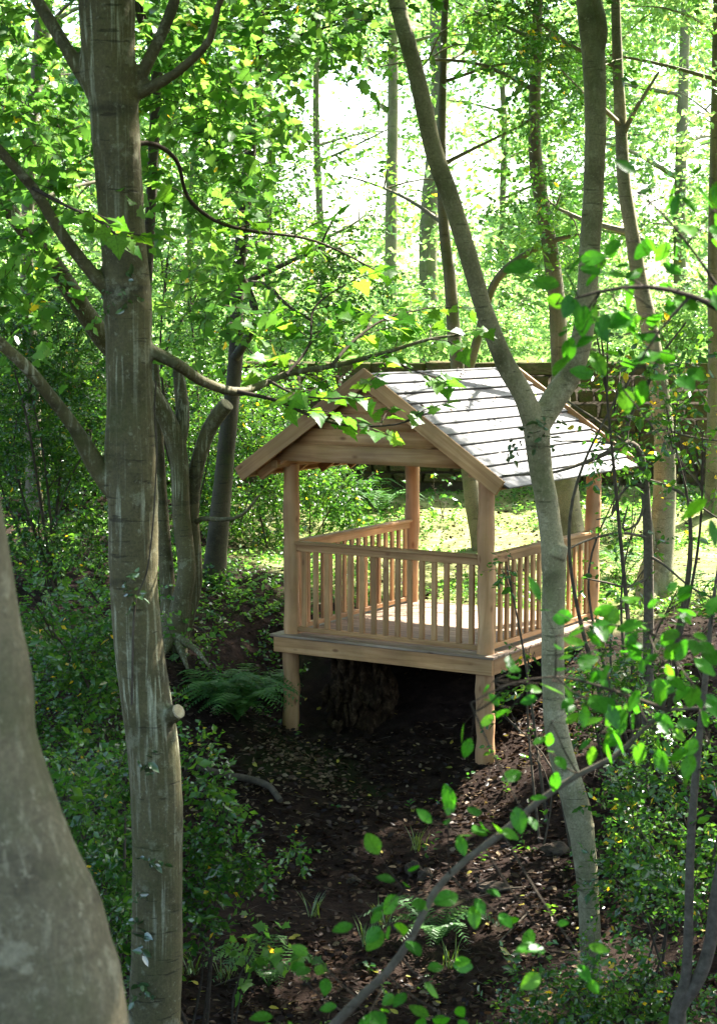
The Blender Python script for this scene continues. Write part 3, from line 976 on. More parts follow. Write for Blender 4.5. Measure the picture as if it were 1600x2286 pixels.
# ------------------------------------------------------------------ single leaves for the near boughs
def leaf_variants(T, mat, n=4, name='leaf'):
    out = []
    for k in range(n):
        rg = random.Random(k)
        tv, tf = T
        v = tv.copy()
        v[:, 2] += (k - 1.5) * .07 * v[:, 1] ** 2 * 2 - .10 * (k % 2 + .5) * v[:, 0] ** 2
        v[:, :2] *= np.array([1, 1 + .08 * (k - 1.5)])
        out.append(MB().add(v, tf).mesh(name, mat))
    return out


_sh = []
for i in range(9):                                   # toothed hazel / elm leaf
    t = i / 8
    w = .36 * math.sin(math.pi * min(1, t ** .95 * .98 + .01)) ** .85 * (1 - .28 * t)
    _sh.append((t, w))
    if 0 < i < 8:
        _sh.append((t + .035, w * .9))
_hv = [(x, 0, 0) for x in np.linspace(0, 1, 5)]
_hz = [(x, y, .10 * y) for x, y in _sh[1:-1]]
_hazel = [(0, 0, 0)] + _hz + [(1.0, 0, 0)] + [(x, -y, .10 * abs(y)) for x, y, z in reversed(_hz)]
_c = (.5, 0, -.02)
HAZL = (np.array([_c] + _hazel), np.array([(0, i + 1, i) for i in range(1, len(_hazel))] + [(0, 1, len(_hazel))]))
MAPLE_V = leaf_variants(MAPL, M['maple'])
HAZEL_V = leaf_variants(HAZL, M['hazel'])


def place_leaf(parent, variants, rng, pos, tip, nr_, size, org):
    x = Vector(tip).normalized()
    z = Vector(nr_); z = (z - x * z.dot(x)).normalized()
    y = z.cross(x)
    m = Matrix((x * size, y * size, z * size)).transposed().to_4x4()
    m.translation = Vector(pos) - Vector(org)
    return link('leaf', variants[int(rng.integers(len(variants)))], parent, mat4=m)


def leafy_twigs(rng, branch, org, P, R, t0, n, L, leaf, variants, per=6, up=.2, horiz=.85, mat=None, counter=None, limit=300, bias=(0, 0, 0)):
    """Side twigs along a branch, each carrying single leaves that are children of the branch."""
    PP, RR = catmull(P, R, .04)
    T = nrm(np.gradient(PP, axis=0))
    tw = MB()
    for k in range(n):
        i = int((t0 + (1 - t0) * (k + rng.random()) / n) * (len(PP) - 1))
        sd = nrm(np.cross(T[i], [0, 0, 1.0])) * (1 if k % 2 else -1)
        d = nrm(T[i] * .7 + sd * horiz + np.array([0, 0, up]) + .3 * rng.standard_normal(3) + np.array(bias))
        l = L * rng.uniform(.5, 1.2)
        e = PP[i] + d * l + np.array([0, 0, -.12 * l])
        mid = (PP[i] + e) / 2 + np.array([0, 0, .05 * l])
        tw.tube([PP[i], mid, e], [.004, .003, .0015], sides=4, step=.08, cap=False)
        for j in range(per):
            if counter is not None:
                if counter[0] >= limit:
                    break
                counter[0] += 1
            t = (j + .9) / per
            p = PP[i] * (1 - t) ** 2 + 2 * mid * t * (1 - t) + e * t * t
            s2 = nrm(np.cross(d, [0, 0, 1.0])) * (1 if j % 2 else -1)
            tip = nrm(d * .7 + s2 * (.9 if j < per - 1 else .1) + .25 * rng.standard_normal(3) + np.array([0, 0, -.3]))
            nn = np.array([0, 0, 1.0]) + .45 * rng.standard_normal(3) + np.array([0, -.25, 0])
            st = p + tip * leaf * .25
            tw.tube([p, st], [.0015, .0012], sides=3, step=.2, cap=False)
            place_leaf(branch, variants, rng, st, tip, nn, leaf * rng.uniform(.65, 1.2), org)
    if tw.v:
        o = tw.build('twigs', M['twig'], branch, origin=org)
        o['kind'] = 'stuff'


def branch_part(root, P, R, mat, sides=10, rough=.08, seed=1, name='branch'):
    return MB().tube(P, R, sides=sides, step=.06, rough=rough, seed=seed).build(name, mat, root, smooth=True)


# ------------------------------------------------------------------ the big sycamore at the left
def big_tree():
    Y = 9.5
    rng = np.random.default_rng(11)
    P, R = px_path([(345, 2286, 122), (350, 2150, 118), (352, 2000, 115), (350, 1800, 117), (341, 1660, 118), (326, 1550, 113), (312, 1450, 112), (300, 1300, 110),
                    (296, 1100, 112), (292, 1000, 113), (291, 900, 104), (288, 800, 104), (285, 680, 107), (281, 600, 102), (266, 400, 104), (252, 220, 110),
                    (242, 100, 118), (238, 0, 122), (228, -200, 118), (215, -500, 105), (200, -900, 85), (210, -1400, 55), (205, -1900, 20)], Y)
    P, R = to_ground(P, R, 1.5)
    base = np.array([P[0][0], P[0][1], gz(P[0][0], P[0][1])])
    root = thing('sycamore_tree', 'tall streaky olive-barked sycamore trunk with sawn side stub', 'tree', base)
    mb = MB().tube(P, R, sides=28, step=.05, rough=.03, seed=3)
    stub, rs = px_path([(345, 1625, 9.5, 66), (372, 1602, 9.45, 44), (399, 1588, 9.4, 36)])
    mb.tube(stub, rs, sides=16, step=.02)
    bases = {}
    defs = {
        'bL1': [(290, 715, 60), (262, 672, 36), (190, 590, 28), (130, 510, 25), (75, 420, 24), (0, 335, 21), (-90, 220, 16), (-160, 60, 8)],
        'bL2': [(290, 1120, 70), (225, 1055, 46), (170, 960, 31), (110, 880, 28), (60, 820, 28), (0, 765, 26), (-90, 680, 20), (-220, 600, 10)],
        'bL3': [(245, 260, 60), (200, 190, 36), (150, 110, 29), (95, 20, 28), (50, -60, 24), (-40, -220, 14)],
        'bR1': [(268, 260, 60), (296, 205, 34), (335, 130, 27), (380, 30, 25), (405, -70, 22), (430, -260, 12)],
        'bR2': [(275, 270, 50), (305, 212, 27), (390, 165, 21), (468, 90, 18), (485, 20, 15), (525, -60, 12), (600, -160, 6)],
        'bR3': [(300, 760, 44), (340, 785, 31), (400, 815, 26), (450, 850, 23), (520, 874, 21), (570, 865, 18), (640, 835, 15), (750, 815, 12), (850, 790, 10), (960, 757, 7), (1060, 745, 4)],
    }
    for k, d in defs.items():
        p, r_ = px_path(d[:3], Y)
        mb.tube(p, r_, sides=14, step=.03)
    remeshed('trunk', mb, M['bark'], root, .013, .005)
    ce, cd = stub[-1], nrm(stub[-1] - stub[-2])
    MB().tube([ce + cd * -.005, ce + cd * .006], [rs[-1] * .93, rs[-1] * .9], sides=18, step=.1).build('sawn_end', M['cut'], root)
    depth = {'bL1': -.4, 'bL2': -.5, 'bL3': .5, 'bR1': .2, 'bR2': -.2, 'bR3': .9}
    br = {}
    for k, d in defs.items():
        q = [(x, y, Y + depth[k] * min(1, max(0, i - 1) / 5), w) for i, (x, y, w) in enumerate(d)]
        p, r_ = px_path(q[1:])
        br[k] = (branch_part(root, p, r_, M['bark'], 12, .08, hash(k) % 50 if False else len(k) + d[0][0]), p, r_)
    # the low bough that crosses in front of the pavilion roof, with every leaf its own
    cnt = [0]
    ob, p, r_ = br['bR3']
    subs = [
        [(530, 874, 10.0, 12), (620, 895, 10.05, 9), (700, 930, 10.1, 8), (780, 950, 10.1, 7), (880, 948, 10.1, 5), (950, 925, 10.1, 3)],
        [(740, 816, 10.2, 9), (790, 760, 10.4, 7), (860, 712, 10.6, 5), (950, 688, 10.8, 3)],
        [(640, 836, 10.1, 8), (690, 770, 10.3, 6), (700, 690, 10.5, 5), (760, 640, 10.6, 3)],
        [(850, 790, 10.3, 6), (930, 830, 10.3, 4), (1010, 850, 10.3, 3)],
        [(600, 850, 10.1, 7), (660, 880, 9.9, 5), (740, 890, 9.8, 4), (830, 885, 9.7, 3)],
    ]
    for i, sdef in enumerate(subs):
        sp, sr = px_path(sdef)
        sb = MB().tube(sp, sr, sides=6, step=.05, rough=.1).build('side_branch', M['twig'], root, smooth=True)
        leafy_twigs(rng, sb, base, sp, sr, .15, (6, 7, 8, 3, 4)[i], .30, .108, MAPLE_V, per=6, counter=cnt)
    leafy_twigs(rng, ob, base, p, r_, .45, 10, .32, .108, MAPLE_V, per=5, counter=cnt)
    # other thin boughs with leaves of their own
    for i, (sdef, nt) in enumerate([
        ([(285, 322, 9.5, 16), (345, 322, 9.65, 11), (395, 360, 9.9, 10), (420, 440, 10.1, 9), (480, 492, 10.3, 8), (560, 515, 10.5, 8), (680, 532, 10.7, 6), (760, 562, 10.8, 5), (840, 605, 10.9, 3)], 9),
        ([(75, 420, 9.2, 9), (150, 460, 9.0, 7), (230, 500, 8.8, 5), (290, 560, 8.7, 3)], 5)]):
        sp, sr = px_path(sdef)
        sb = MB().tube(sp, sr, sides=6, step=.05, rough=.1).build('side_branch', M['twig'], root, smooth=True)
        leafy_twigs(rng, sb, base, sp, sr, .3, nt, .3, .10, MAPLE_V, per=5, counter=cnt)
    # crown, out of the top of the frame and in the upper left
    tubes, cl = grow_limbs(rng, P, R, CAMZ + 2.6, 16, 4.2, rise=.45, clump=.9)
    mb = MB()
    for tp, tr in tubes:
        mb.tube(tp, tr, sides=6, step=.2, cap=False)
    mb.build('upper_branches', M['bark'], root)['kind'] = 'stuff'
    foliage('crown', M['broad'], root, cl, 46, 7, .42, .15, OVAL, seed=21, keep=.1)
    view = []
    for px, py, yy, r, w in [(470, 250, 11, .33, 1), (430, 110, 11, .35, 1), (560, 70, 11.5, .4, 1.2), (650, 60, 12, .4, 1), (600, 200, 12, .35, .8), (700, 30, 12.5, .4, .9),
                             (60, 130, 10.5, .4, 1), (30, 260, 10.5, .35, .8), (90, 330, 9.8, .3, .8), (170, 420, 9.6, .25, .6), (40, 560, 9.8, .3, .6), (430, 420, 11, .3, .7),
                             (530, 330, 11.5, .35, .8), (90, 700, 10, .25, .4), (560, 620, 11.5, .3, .7), (470, 690, 11, .25, .5)]:
        c = at(px, py, yy)
        view.append((*c, r, r, r * .7, w))
    foliage('lower_foliage', M['broad'], root, view, 40, 6, .30, .08, MAPS, seed=22, twigs=.003, vary=.5)
    # ivy stem up the bark
    ip = [at(x, y, Y) + np.array([0, -.155, 0]) for x, y in ((303, 1560), (305, 1450), (306, 1400), (312, 1330), (334, 1270), (345, 1180), (350, 1090), (352, 1000), (347, 920), (350, 850))]
    off = [0, 0, 0, .0, .03, .06, .09, .12, .13, .13]
    ip = np.array([q + np.array([0, o_, 0]) for q, o_ in zip(ip, off)])
    MB().tube(ip, [.006] * 3 + [.005] * 7, sides=6, step=.03, rough=.3).build('ivy_stem', M['dead'], root, smooth=True)
    mb = MB()
    cl = []
    for px, py in ((305, 1320), (300, 1315), (312, 1300), (270, 655), (300, 665), (285, 640), (345, 1700), (330, 1680), (330, 1900), (345, 1910), (322, 2060), (330, 2075), (315, 2180), (320, 2170), (308, 1980), (280, 1290), (300, 2010)):
        cl.append((*(at(px, py, Y) + np.array([0, -.17, 0])), .035, .02, .05))
    foliage('ivy_leaves', M['ivy'], root, cl, 2, 4, .07, .045, OVAL, seed=4, flat=.2, gaps=False)


big_tree()


# ------------------------------------------------------------------ near leaning trunk, bottom left corner
def near_tree():
    P, R = px_path([(95, 2286, 4.0, 395), (75, 2150, 4.0, 372), (58, 2060, 4.0, 362), (18, 1950, 4.0, 330), (-30, 1800, 4.02, 312), (-72, 1650, 4.03, 308), (-72, 1550, 4.05, 302),
                    (-85, 1460, 4.06, 290), (-105, 1350, 4.08, 285), (-150, 1080, 4.1, 290), (-210, 700, 4.15, 280), (-300, 200, 4.2, 260), (-420, -500, 4.2, 220), (-500, -1600, 4.2, 150), (-520, -3000, 4.2, 60)])
    P, R = to_ground(P, R, 1.4)
    base = np.array([P[0][0], P[0][1], gz(P[0][0], P[0][1])])
    root = thing('beech_tree', 'smooth grey-brown trunk leaning out of the bottom left corner, slightly blurred', 'tree', base)
    mb = MB().tube(P, R, sides=26, step=.05, rough=.02, seed=9)
    remeshed('trunk', mb, M['barkN'], root, .014, .004, 4.0, 5)
    rng = np.random.default_rng(5)
    tubes, cl = grow_limbs(rng, P, R, CAMZ + 2.0, 14, 3.6, rise=.4, clump=1.0)
    mb = MB()
    for tp, tr in tubes:
        mb.tube(tp, tr, sides=6, step=.2, cap=False)
    mb.build('branches', M['barkN'], root)['kind'] = 'stuff'
    foliage('crown', M['broad'], root, cl, 34, 6, .35, .11, OVAL, seed=23)


near_tree()


# ------------------------------------------------------------------ forked tree in front of the pavilion
def forked_tree():
    Y = 13.0
    P, R = px_path([(1322, 2290, 50), (1318, 2150, 48), (1312, 2000, 50), (1302, 1890, 56), (1288, 1810, 63), (1262, 1720, 60), (1243, 1640, 55), (1235, 1550, 52), (1233, 1400, 52),
                    (1236, 1270, 55), (1224, 1150, 50), (1208, 1060, 52), (1199, 985, 58), (1197, 935, 66)], Y)
    LL, RL = px_path([(1197, 960, 13.0, 52), (1170, 888, 12.95, 47), (1122, 800, 12.9, 44), (1076, 680, 12.85, 40), (1042, 560, 12.8, 40), (1001, 430, 12.75, 42), (966, 330, 12.7, 40), (937, 200, 12.6, 38),
                      (906, 80, 12.5, 37), (880, -20, 12.5, 36), (835, -250, 12.4, 32), (790, -600, 12.2, 24), (760, -1000, 12, 8)])
    LR, RR = px_path([(1197, 960, 13.0, 52), (1236, 890, 13.05, 57), (1276, 826, 13.1, 53), (1300, 740, 13.1, 48), (1313, 600, 13.15, 46), (1325, 400, 13.2, 46), (1328, 250, 13.2, 48), (1324, 120, 13.2, 52),
                      (1310, 0, 13.2, 48), (1300, -300, 13.3, 42), (1310, -700, 13.4, 32), (1300, -1200, 13.5, 10)])
    P, R = to_ground(P, R, 1.4, .3)
    base = np.array([P[0][0], P[0][1], gz(P[0][0], P[0][1])])
    root = thing('forked_tree', 'slender bent tree forking into two limbs in front of the pavilion', 'tree', base)
    mb = MB()
    mb.tube(P, R, sides=22, step=.05, rough=.03, seed=2)
    mb.tube(LL, RL, sides=18, step=.05, rough=.04, seed=5)
    mb.tube(LR, RR, sides=18, step=.05, rough=.04, seed=8)
    s, sr = px_path([(1322, 150, 13.2, 26), (1344, 90, 13.15, 22), (1342, 40, 13.1, 20), (1330, -30, 13.1, 18), (1340, -200, 13, 10)])
    mb.tube(s, sr, sides=12, step=.04)
    kn, kr = px_path([(1300, 1850, 13.0, 44), (1316, 1835, 12.97, 30)])      # knot at the kink
    mb.tube(kn, kr, sides=12, step=.02)
    kn, kr = px_path([(1240, 1240, 12.96, 48), (1252, 1215, 12.95, 34)])
    mb.tube(kn, kr, sides=12, step=.02)
    remeshed('trunk', mb, M['barkY'], root, .011, .004, 7.0, 3)
    rng = np.random.default_rng(77)
    tubes, cl = grow_limbs(rng, LL, RL, CAMZ + 3.2, 10, 3.4, rise=.35, clump=.9)
    t2, c2 = grow_limbs(rng, LR, RR, CAMZ + 3.0, 12, 3.6, rise=.35, clump=.9)
    mb = MB()
    for tp, tr in tubes + t2:
        mb.tube(tp, tr, sides=6, step=.2, cap=False)
    mb.build('upper_branches', M['barkY'], root)['kind'] = 'stuff'
    foliage('crown', M['broad'], root, cl + c2, 50, 6, .36, .10, OVAL, seed=31, keep=.1)
    # climbing sprigs at the fork and ivy low down
    cl = []
    for px, py, r, w in ((1205, 950, .1, 1), (1180, 985, .14, 1), (1150, 960, .12, .8), (1215, 970, .06, .6), (1320, 2240, .14, 2.2), (1300, 2180, .12, 1.4), (1330, 2270, .14, 2)):
        cl.append((*(at(px, py, Y) + np.array([0, -.12, 0])), r, .06, r, w))
    foliage('climbing_sprigs', M['ivy'], root, cl, 4, 5, .14, .055, OVAL, seed=6, flat=.3, gaps=False, twigs=.002)


forked_tree()


# ------------------------------------------------------------------ further trees
def wood_tree(name, label, stems, mat, leafmat='broad', crown=None, extra=None, limbs=(10, 2.6), zmin=1.0, per=40, leaf=.09, n=6, L=.34, seed=0, T=DIAM, group=None, clump=.8, rise=.4,
              view=None, keep=.03, rough=.07, gaps=True, sides=16, cut=None, view_per=26, upper=None):
    rng = np.random.default_rng(seed)
    first = None
    root = None
    allt, allc = [], []
    for i, st in enumerate(stems):
        P, R = px_path(st)
        if i == 0:
            P, R = to_ground(P, R)
            base = np.array([P[0][0], P[0][1], gz(P[0][0], P[0][1])])
            root = thing(name, label, 'tree', base, group)
            MB().tube(P, R, sides=sides, step=.09, rough=rough, seed=seed).build('trunk', M[mat], root, smooth=True)
            first = (P, R)
            if limbs:
                t, c = grow_limbs(rng, P, R, CAMZ + zmin, limbs[0], limbs[1], rise=rise, clump=clump)
                allt += t; allc += c
        else:
            if P[0][2] < gz(P[0][0], P[0][1]) + .5 and P[-1][2] > P[0][2]:
                P, R = to_ground(P, R)
            MB().tube(P, R, sides=12, step=.08, rough=rough, seed=seed + i).build('branch', M[mat], root, smooth=True)
    if allt:
        mb = MB()
        for tp, tr in allt:
            mb.tube(tp, tr, sides=5, step=.25, cap=False)
        mb.build('branches', M[mat], root)['kind'] = 'stuff'
    if allc:
        foliage('crown', M[leafmat], root, allc, per, n, L, leaf, T, seed=seed + 100, keep=keep, gaps=gaps)
    if view:
        cl = []
        for px, py, yy, r, w in view:
            cl.append((*at(px, py, yy), r, r, r * .75, w))
        foliage('low_foliage', M[leafmat], root, cl, view_per, n, L, leaf, T, seed=seed + 200, twigs=.003, keep=keep, gaps=gaps)
    if upper:  # extra limbs and leaves added high on the trunk only to cast shade
        t, c = grow_limbs(rng, first[0], first[1], CAMZ + upper[2], upper[0], upper[1], rise=.25, clump=1.2)
        mb = MB()
        for tp, tr in t:
            mb.tube(tp, tr, sides=5, step=.3, cap=False)
        mb.build('upper_branches', M[mat], root)['kind'] = 'stuff'
        foliage('shade_crown', M[leafmat], root, c, 46, 6, .45, .15, DIAM, seed=seed + 300, keep=.02)
    if cut:
        p0, p1, r0 = cut
        MB().tube([p1, p1 + nrm(p1 - p0) * .012], [r0, r0 * .97], sides=16, step=.1).build('sawn_end', M['cut'], root)
    return root, first


# clump of grey stems left of the pavilion
cA = [(388, 1440, 19.2, 62), (408, 1330, 19.2, 44), (418, 1270, 19.2, 42), (405, 1150, 19.2, 40), (402, 1060, 19.2, 40), (395, 1000, 19.2, 44), (365, 920, 19.1, 40), (300, 830, 18.9, 42), (230, 755, 18.7, 46),
      (120, 590, 18.3, 40), (60, 520, 18.1, 36), (0, 440, 18, 34), (-120, 280, 17.6, 26), (-260, 60, 17.2, 12)]
cB = [(402, 1430, 19.3, 40), (436, 1300, 19.35, 30), (430, 1150, 19.35, 30), (436, 1060, 19.35, 34), (462, 970, 19.35, 34), (488, 925, 19.3, 34), (506, 903, 19.25, 34)]
cC = [(380, 1420, 19.2, 44), (376, 1330, 19.3, 36), (366, 1200, 19.35, 32), (355, 1050, 19.4, 30), (350, 900, 19.4, 26), (345, 800, 19.4, 18)]
cD = [(395, 1010, 19.2, 36), (408, 930, 19.25, 32), (402, 860, 19.3, 28), (396, 815, 19.3, 22)]
cE = [(436, 1170, 19.35, 12), (450, 1158, 19.2, 11), (500, 1160, 18.9, 10), (540, 1150, 18.8, 8), (580, 1105, 18.8, 5)]
ROOTS = [[(392, 1420, 19.1, 26), (425, 1440, 18.95, 15), (448, 1462, 18.8, 9), (470, 1492, 18.65, 5)], [(380, 1425, 19.1, 30), (368, 1455, 18.95, 17), (350, 1482, 18.8, 8)], [(398, 1430, 19.1, 26), (408, 1462, 18.9, 15), (420, 1495, 18.7, 7)]]
wood_tree('coppice_tree', 'clump of smooth grey stems with one sawn limb, left of the pavilion', [cA, cB, cC, cD, cE] + ROOTS, 'bark', limbs=None, rough=.05, sides=18, seed=3,
          view=[(375, 1440, 19.0, .13, .25), (412, 1452, 19.0, .13, .25), (440, 1425, 19.1, .12, .2), (350, 1430, 19.0, .15, .3), (150, 560, 18.3, .5, 1), (60, 640, 18.2, .5, 1), (380, 760, 19.3, .35, .8), (20, 480, 18, .5, 1), (230, 690, 18.6, .3, .6)], leaf=.085,
          cut=(px_path(cB)[0][-2], px_path(cB)[0][-1], px_path(cB)[1][-1]))

wood_tree('mossy_tree', 'straight trunk with mossy foot between the grey stems and the pavilion', [
    [(478, 1290, 22, 56), (484, 1220, 22, 48), (496, 1100, 22, 44), (505, 1000, 22, 40), (522, 850, 22, 34), (528, 760, 22, 32), (530, 640, 22, 30), (545, 480, 22, 28), (562, 300, 22, 25), (575, 120, 22, 22), (585, -100, 22, 18), (590, -500, 22, 8)],
    [(524, 800, 21.9, 22), (556, 750, 21.8, 19), (570, 700, 21.7, 18), (555, 650, 21.7, 17), (540, 620, 21.6, 15)],
    [(530, 630, 22, 16), (575, 634, 21.8, 14), (600, 640, 21.6, 12), (640, 680, 21.5, 8), (700, 720, 21.5, 4)],
], 'barkD', 'holly', limbs=(12, 2.4), zmin=.4, per=60, leaf=.06, L=.28, seed=8, clump=.7, upper=(16, 4.2, 4.2),
    view=[(470, 1290, 21.8, .2, .5), (490, 1310, 21.75, .2, .5), (600, 420, 22, .6, 1.2), (560, 550, 22, .5, 1), (680, 520, 22, .5, 1), (640, 330, 22.3, .5, 1), (700, 650, 21.8, .6, 1.4), (800, 640, 22, .5, 1), (480, 420, 21.8, .5, 1), (740, 730, 21.6, .45, .8), (600, 720, 21.5, .4, .7)], view_per=70)
wood_tree('dark_tree', 'thin dark trunk just behind the big sycamore', [
    [(322, 1000, 14, 24), (326, 700, 14, 24), (332, 560, 14, 24), (340, 400, 14, 23), (347, 250, 14, 24), (350, 130, 14, 26), (330, 70, 14, 24), (308, 20, 14, 20), (290, -60, 14, 16), (260, -260, 14, 14), (280, -700, 14, 10), (300, -1300, 14, 4)],
    [(350, 150, 14, 18), (345, 100, 13.9, 15), (322, 40, 13.8, 12), (310, -20, 13.8, 8)]],
    'barkD', 'broad', limbs=(6, 2.0), zmin=2.2, per=30, leaf=.09, seed=9, upper=(16, 4.0, 3.2), view=[(400, 200, 14.5, .4, 1), (420, 330, 14.5, .35, .8), (390, 520, 14.5, .3, .6), (440, 560, 15, .35, .8)])
wood_tree('slim_tree', 'mossy trunk seen under the roof behind the near right post', [
    [(1070, 1205, 24.5, 40), (1056, 1130, 24.5, 36), (1046, 1050, 24.5, 34), (1030, 900, 24.5, 32), (1014, 760, 24.5, 30), (1005, 640, 24.5, 28), (990, 500, 24.5, 24), (985, 330, 24.5, 20), (990, 100, 24.5, 16), (1000, -200, 24.5, 14), (1000, -700, 24.5, 5)],
    [(1030, 880, 24.5, 22), (1070, 740, 24.3, 20), (1095, 650, 24.2, 19), (1130, 600, 24.1, 18), (1195, 555, 24, 15), (1260, 530, 23.9, 10), (1340, 520, 23.8, 5)]],
    'barkF', 'broad', limbs=(8, 2.2), zmin=.6, per=30, leaf=.09, seed=14, upper=(14, 4.2, 4.6),
    view=[(1180, 540, 24, .5, .8), (1270, 500, 24, .5, .8)])
wood_tree('moss_trunk_tree', 'stout mossy trunk rising behind the far right post and roof', [
    [(1266, 1200, 24, 78), (1260, 1120, 24, 66), (1255, 1050, 24, 60), (1252, 940, 24, 46), (1250, 830, 24, 40), (1244, 700, 24, 37), (1234, 600, 24, 36), (1214, 480, 24, 34), (1200, 400, 24, 32), (1192, 300, 24, 28), (1196, 120, 24, 24), (1205, -150, 24, 18), (1210, -600, 24, 6)]],
    'barkF', 'broad', limbs=(11, 2.6), zmin=.9, per=34, leaf=.09, seed=15, upper=(18, 4.4, 4.6))
wood_tree('grey_tree', 'pale grey leaning trunk right of the pavilion', [
    [(1462, 1290, 21.5, 84), (1474, 1220, 21.5, 60), (1480, 1140, 21.5, 54), (1483, 1050, 21.5, 50), (1480, 950, 21.5, 46), (1465, 830, 21.5, 42), (1446, 720, 21.5, 38), (1425, 620, 21.5, 34), (1410, 520, 21.5, 32), (1392, 410, 21.5, 30), (1385, 280, 21.5, 27), (1378, 150, 21.5, 24), (1370, -100, 21.5, 18), (1360, -500, 21.5, 6)],
    [(1452, 1300, 21.4, 44), (1440, 1340, 21.2, 50), (1436, 1400, 21.0, 54)],
    [(1390, 300, 21.5, 14), (1420, 240, 21.3, 10), (1470, 160, 21.1, 5)],
    [(1460, 1260, 21.5, 22), (1440, 1100, 21, 8), (1425, 1010, 20.6, 5)]],
    'barkY', 'holly', limbs=(14, 2.4), zmin=.7, per=64, leaf=.07, seed=16, clump=.75, upper=(16, 4.2, 4.2), view_per=60,
    view=[(1450, 180, 21, .6, 1.2), (1520, 320, 21, .6, 1.2), (1380, 90, 21, .5, 1), (1540, 90, 21, .6, 1.2), (1460, 420, 21, .45, .8), (1250, 250, 21.5, .5, 1), (1230, 120, 22, .6, 1), (1290, 400, 22, .45, .8)])
wood_tree('pale_pole_tree', 'straight pale trunk at the right edge of the view', [[(1592, 1000, 26, 34), (1594, 800, 26, 30), (1592, 600, 26, 28), (1596, 300, 26, 24), (1600, 0, 26, 20), (1605, -500, 26, 6)]],
          'barkF', 'far', limbs=(9, 2.6), zmin=1.5, per=30, leaf=.1, seed=17)
wood_tree('left_pole_tree', 'pale trunk glimpsed through the holly at the left edge', [[(75, 1000, 25, 36), (72, 850, 25, 34), (66, 720, 25, 32), (60, 560, 25, 30), (70, 300, 25, 26), (90, 0, 25, 20), (95, -500, 25, 6)]],
          'barkF', 'holly', limbs=(12, 2.6), zmin=.5, per=50, leaf=.065, seed=18)

FAR = [
    ('ash_tree', 'thin straight trunk against the bright sky left of the forked limb', 872, 36, 30, 878, 41, 10, 3.2, 2.0),
    ('ash_tree', 'dark trunk behind the left fork limb, above the roof ridge', 958, 33, 44, 975, 42, 10, 3.2, 1.5),
    ('ash_tree', 'far trunk half hidden by leaves above the pavilion gable', 730, 46, 18, 712, 43, 12, 3.4, 1.0),
    ('ash_tree', 'far trunk behind the mossy-footed tree', 610, 44, 16, 590, 44, 12, 3.4, .8),
    ('ash_tree', 'far trunk in the bright gap left of the big sycamore', 92, 33, 42, 100, 45, 10, 3.2, 1.2),
    ('ash_tree', 'far trunk at the top left beside the white sky', 205, 42, 20, 200, 46, 10, 3.2, 2.4),
    ('ash_tree', 'far trunk between the two fork limbs', 1130, 48, 16, 1105, 47, 12, 3.6, .6),
    ('ash_tree', 'far trunk behind the right fork limb', 1330, 46, 18, 1340, 48, 12, 3.6, 1.0),
    ('ash_tree', 'farthest pale trunk near the right edge above the wall', 1520, 44, 30, 1530, 49, 12, 3.8, .8),
    ('ash_tree', 'far trunk screened by the sycamore bough', 430, 46, 18, 425, 50, 12, 3.6, .8),
]
FARV = {i: [] for i in range(len(FAR))}
_rg = random.Random(12)
for _ in range(330):
    gx, gy = _rg.uniform(-60, 1660), _rg.uniform(-40, 760)
    if any(((gx - a) / (c + 40)) ** 2 + ((gy - b) / (d + 40)) ** 2 < 1 for a, b, c, d in SKY):
        continue
    i = min(range(len(FAR)), key=lambda k: abs(FAR[k][2] - gx) + _rg.uniform(0, 120))
    FARV[i].append((gx, gy, FAR[i][3] + _rg.uniform(-3.0, 2.0), _rg.uniform(.6, 1.1), _rg.uniform(.6, 1.3)))
for fi, (nm, lab, px, Y, w, ptop, sd, nl, ll, zm) in enumerate(FAR):
    wood_tree(nm, lab, [[(px, 790, Y, w), (px + (ptop - px) * .4 + 9 * math.sin(sd), 500, Y, w * .9), (px + (ptop - px) * .7 + 12 * math.sin(sd * 2.3), 250, Y, w * .8), (ptop, 0, Y, w * .7), (ptop + 10, -400, Y, w * .5), (ptop, -900, Y, w * .15)]],
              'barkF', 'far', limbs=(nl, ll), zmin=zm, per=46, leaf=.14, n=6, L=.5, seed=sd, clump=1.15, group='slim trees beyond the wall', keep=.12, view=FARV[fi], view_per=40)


def far_wood():
    rg = random.Random(31)
    cl = []
    for _ in range(230):
        gx, gy, Y = rg.uniform(-250, 1850), rg.uniform(-60, 770), rg.uniform(52, 66)
        if any(((gx - a) / (c + 25)) ** 2 + ((gy - b) / (d + 25)) ** 2 < 1 for a, b, c, d in SKY):
            continue
        r = rg.uniform(1.2, 2.2)
        cl.append((*at(gx, gy, Y), r, r, r * .8, rg.uniform(.6, 1.3)))
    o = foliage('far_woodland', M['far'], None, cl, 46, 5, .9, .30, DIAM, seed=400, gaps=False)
    tag(o, 'sunlit mass of far woodland foliage beyond the slim trees', 'woodland', kind='stuff')


far_wood()


# unseen trees added outside the frame, whose crowns shade the ravine
def shade_tree(name, label, x, y, h, seed, zmin=2.0, per=40, n=18, length=4.0):
    g = gz(x, y)
    P = np.array([(x, y, g - .3), (x + .1, y, g + 2), (x - .1, y + .1, g + h * .5), (x, y, g + h)])
    R = np.array([.3, .2, .15, .03])
    root = thing(name, label, 'tree', (x, y, g))
    MB().tube(P, R, sides=14, step=.2, rough=.05, seed=seed).build('trunk', M['bark'], root, smooth=True)
    rng = np.random.default_rng(seed)
    t, c = grow_limbs(rng, P, R, g + zmin, n, length, rise=.3, clump=1.2)
    mb = MB()
    for tp, tr in t:
        mb.tube(tp, tr, sides=5, step=.3, cap=False)
    mb.build('branches', M['bark'], root)['kind'] = 'stuff'
    foliage('crown', M['broad'], root, c, per, 6, .5, .17, DIAM, seed=seed, keep=.02, offview=True)


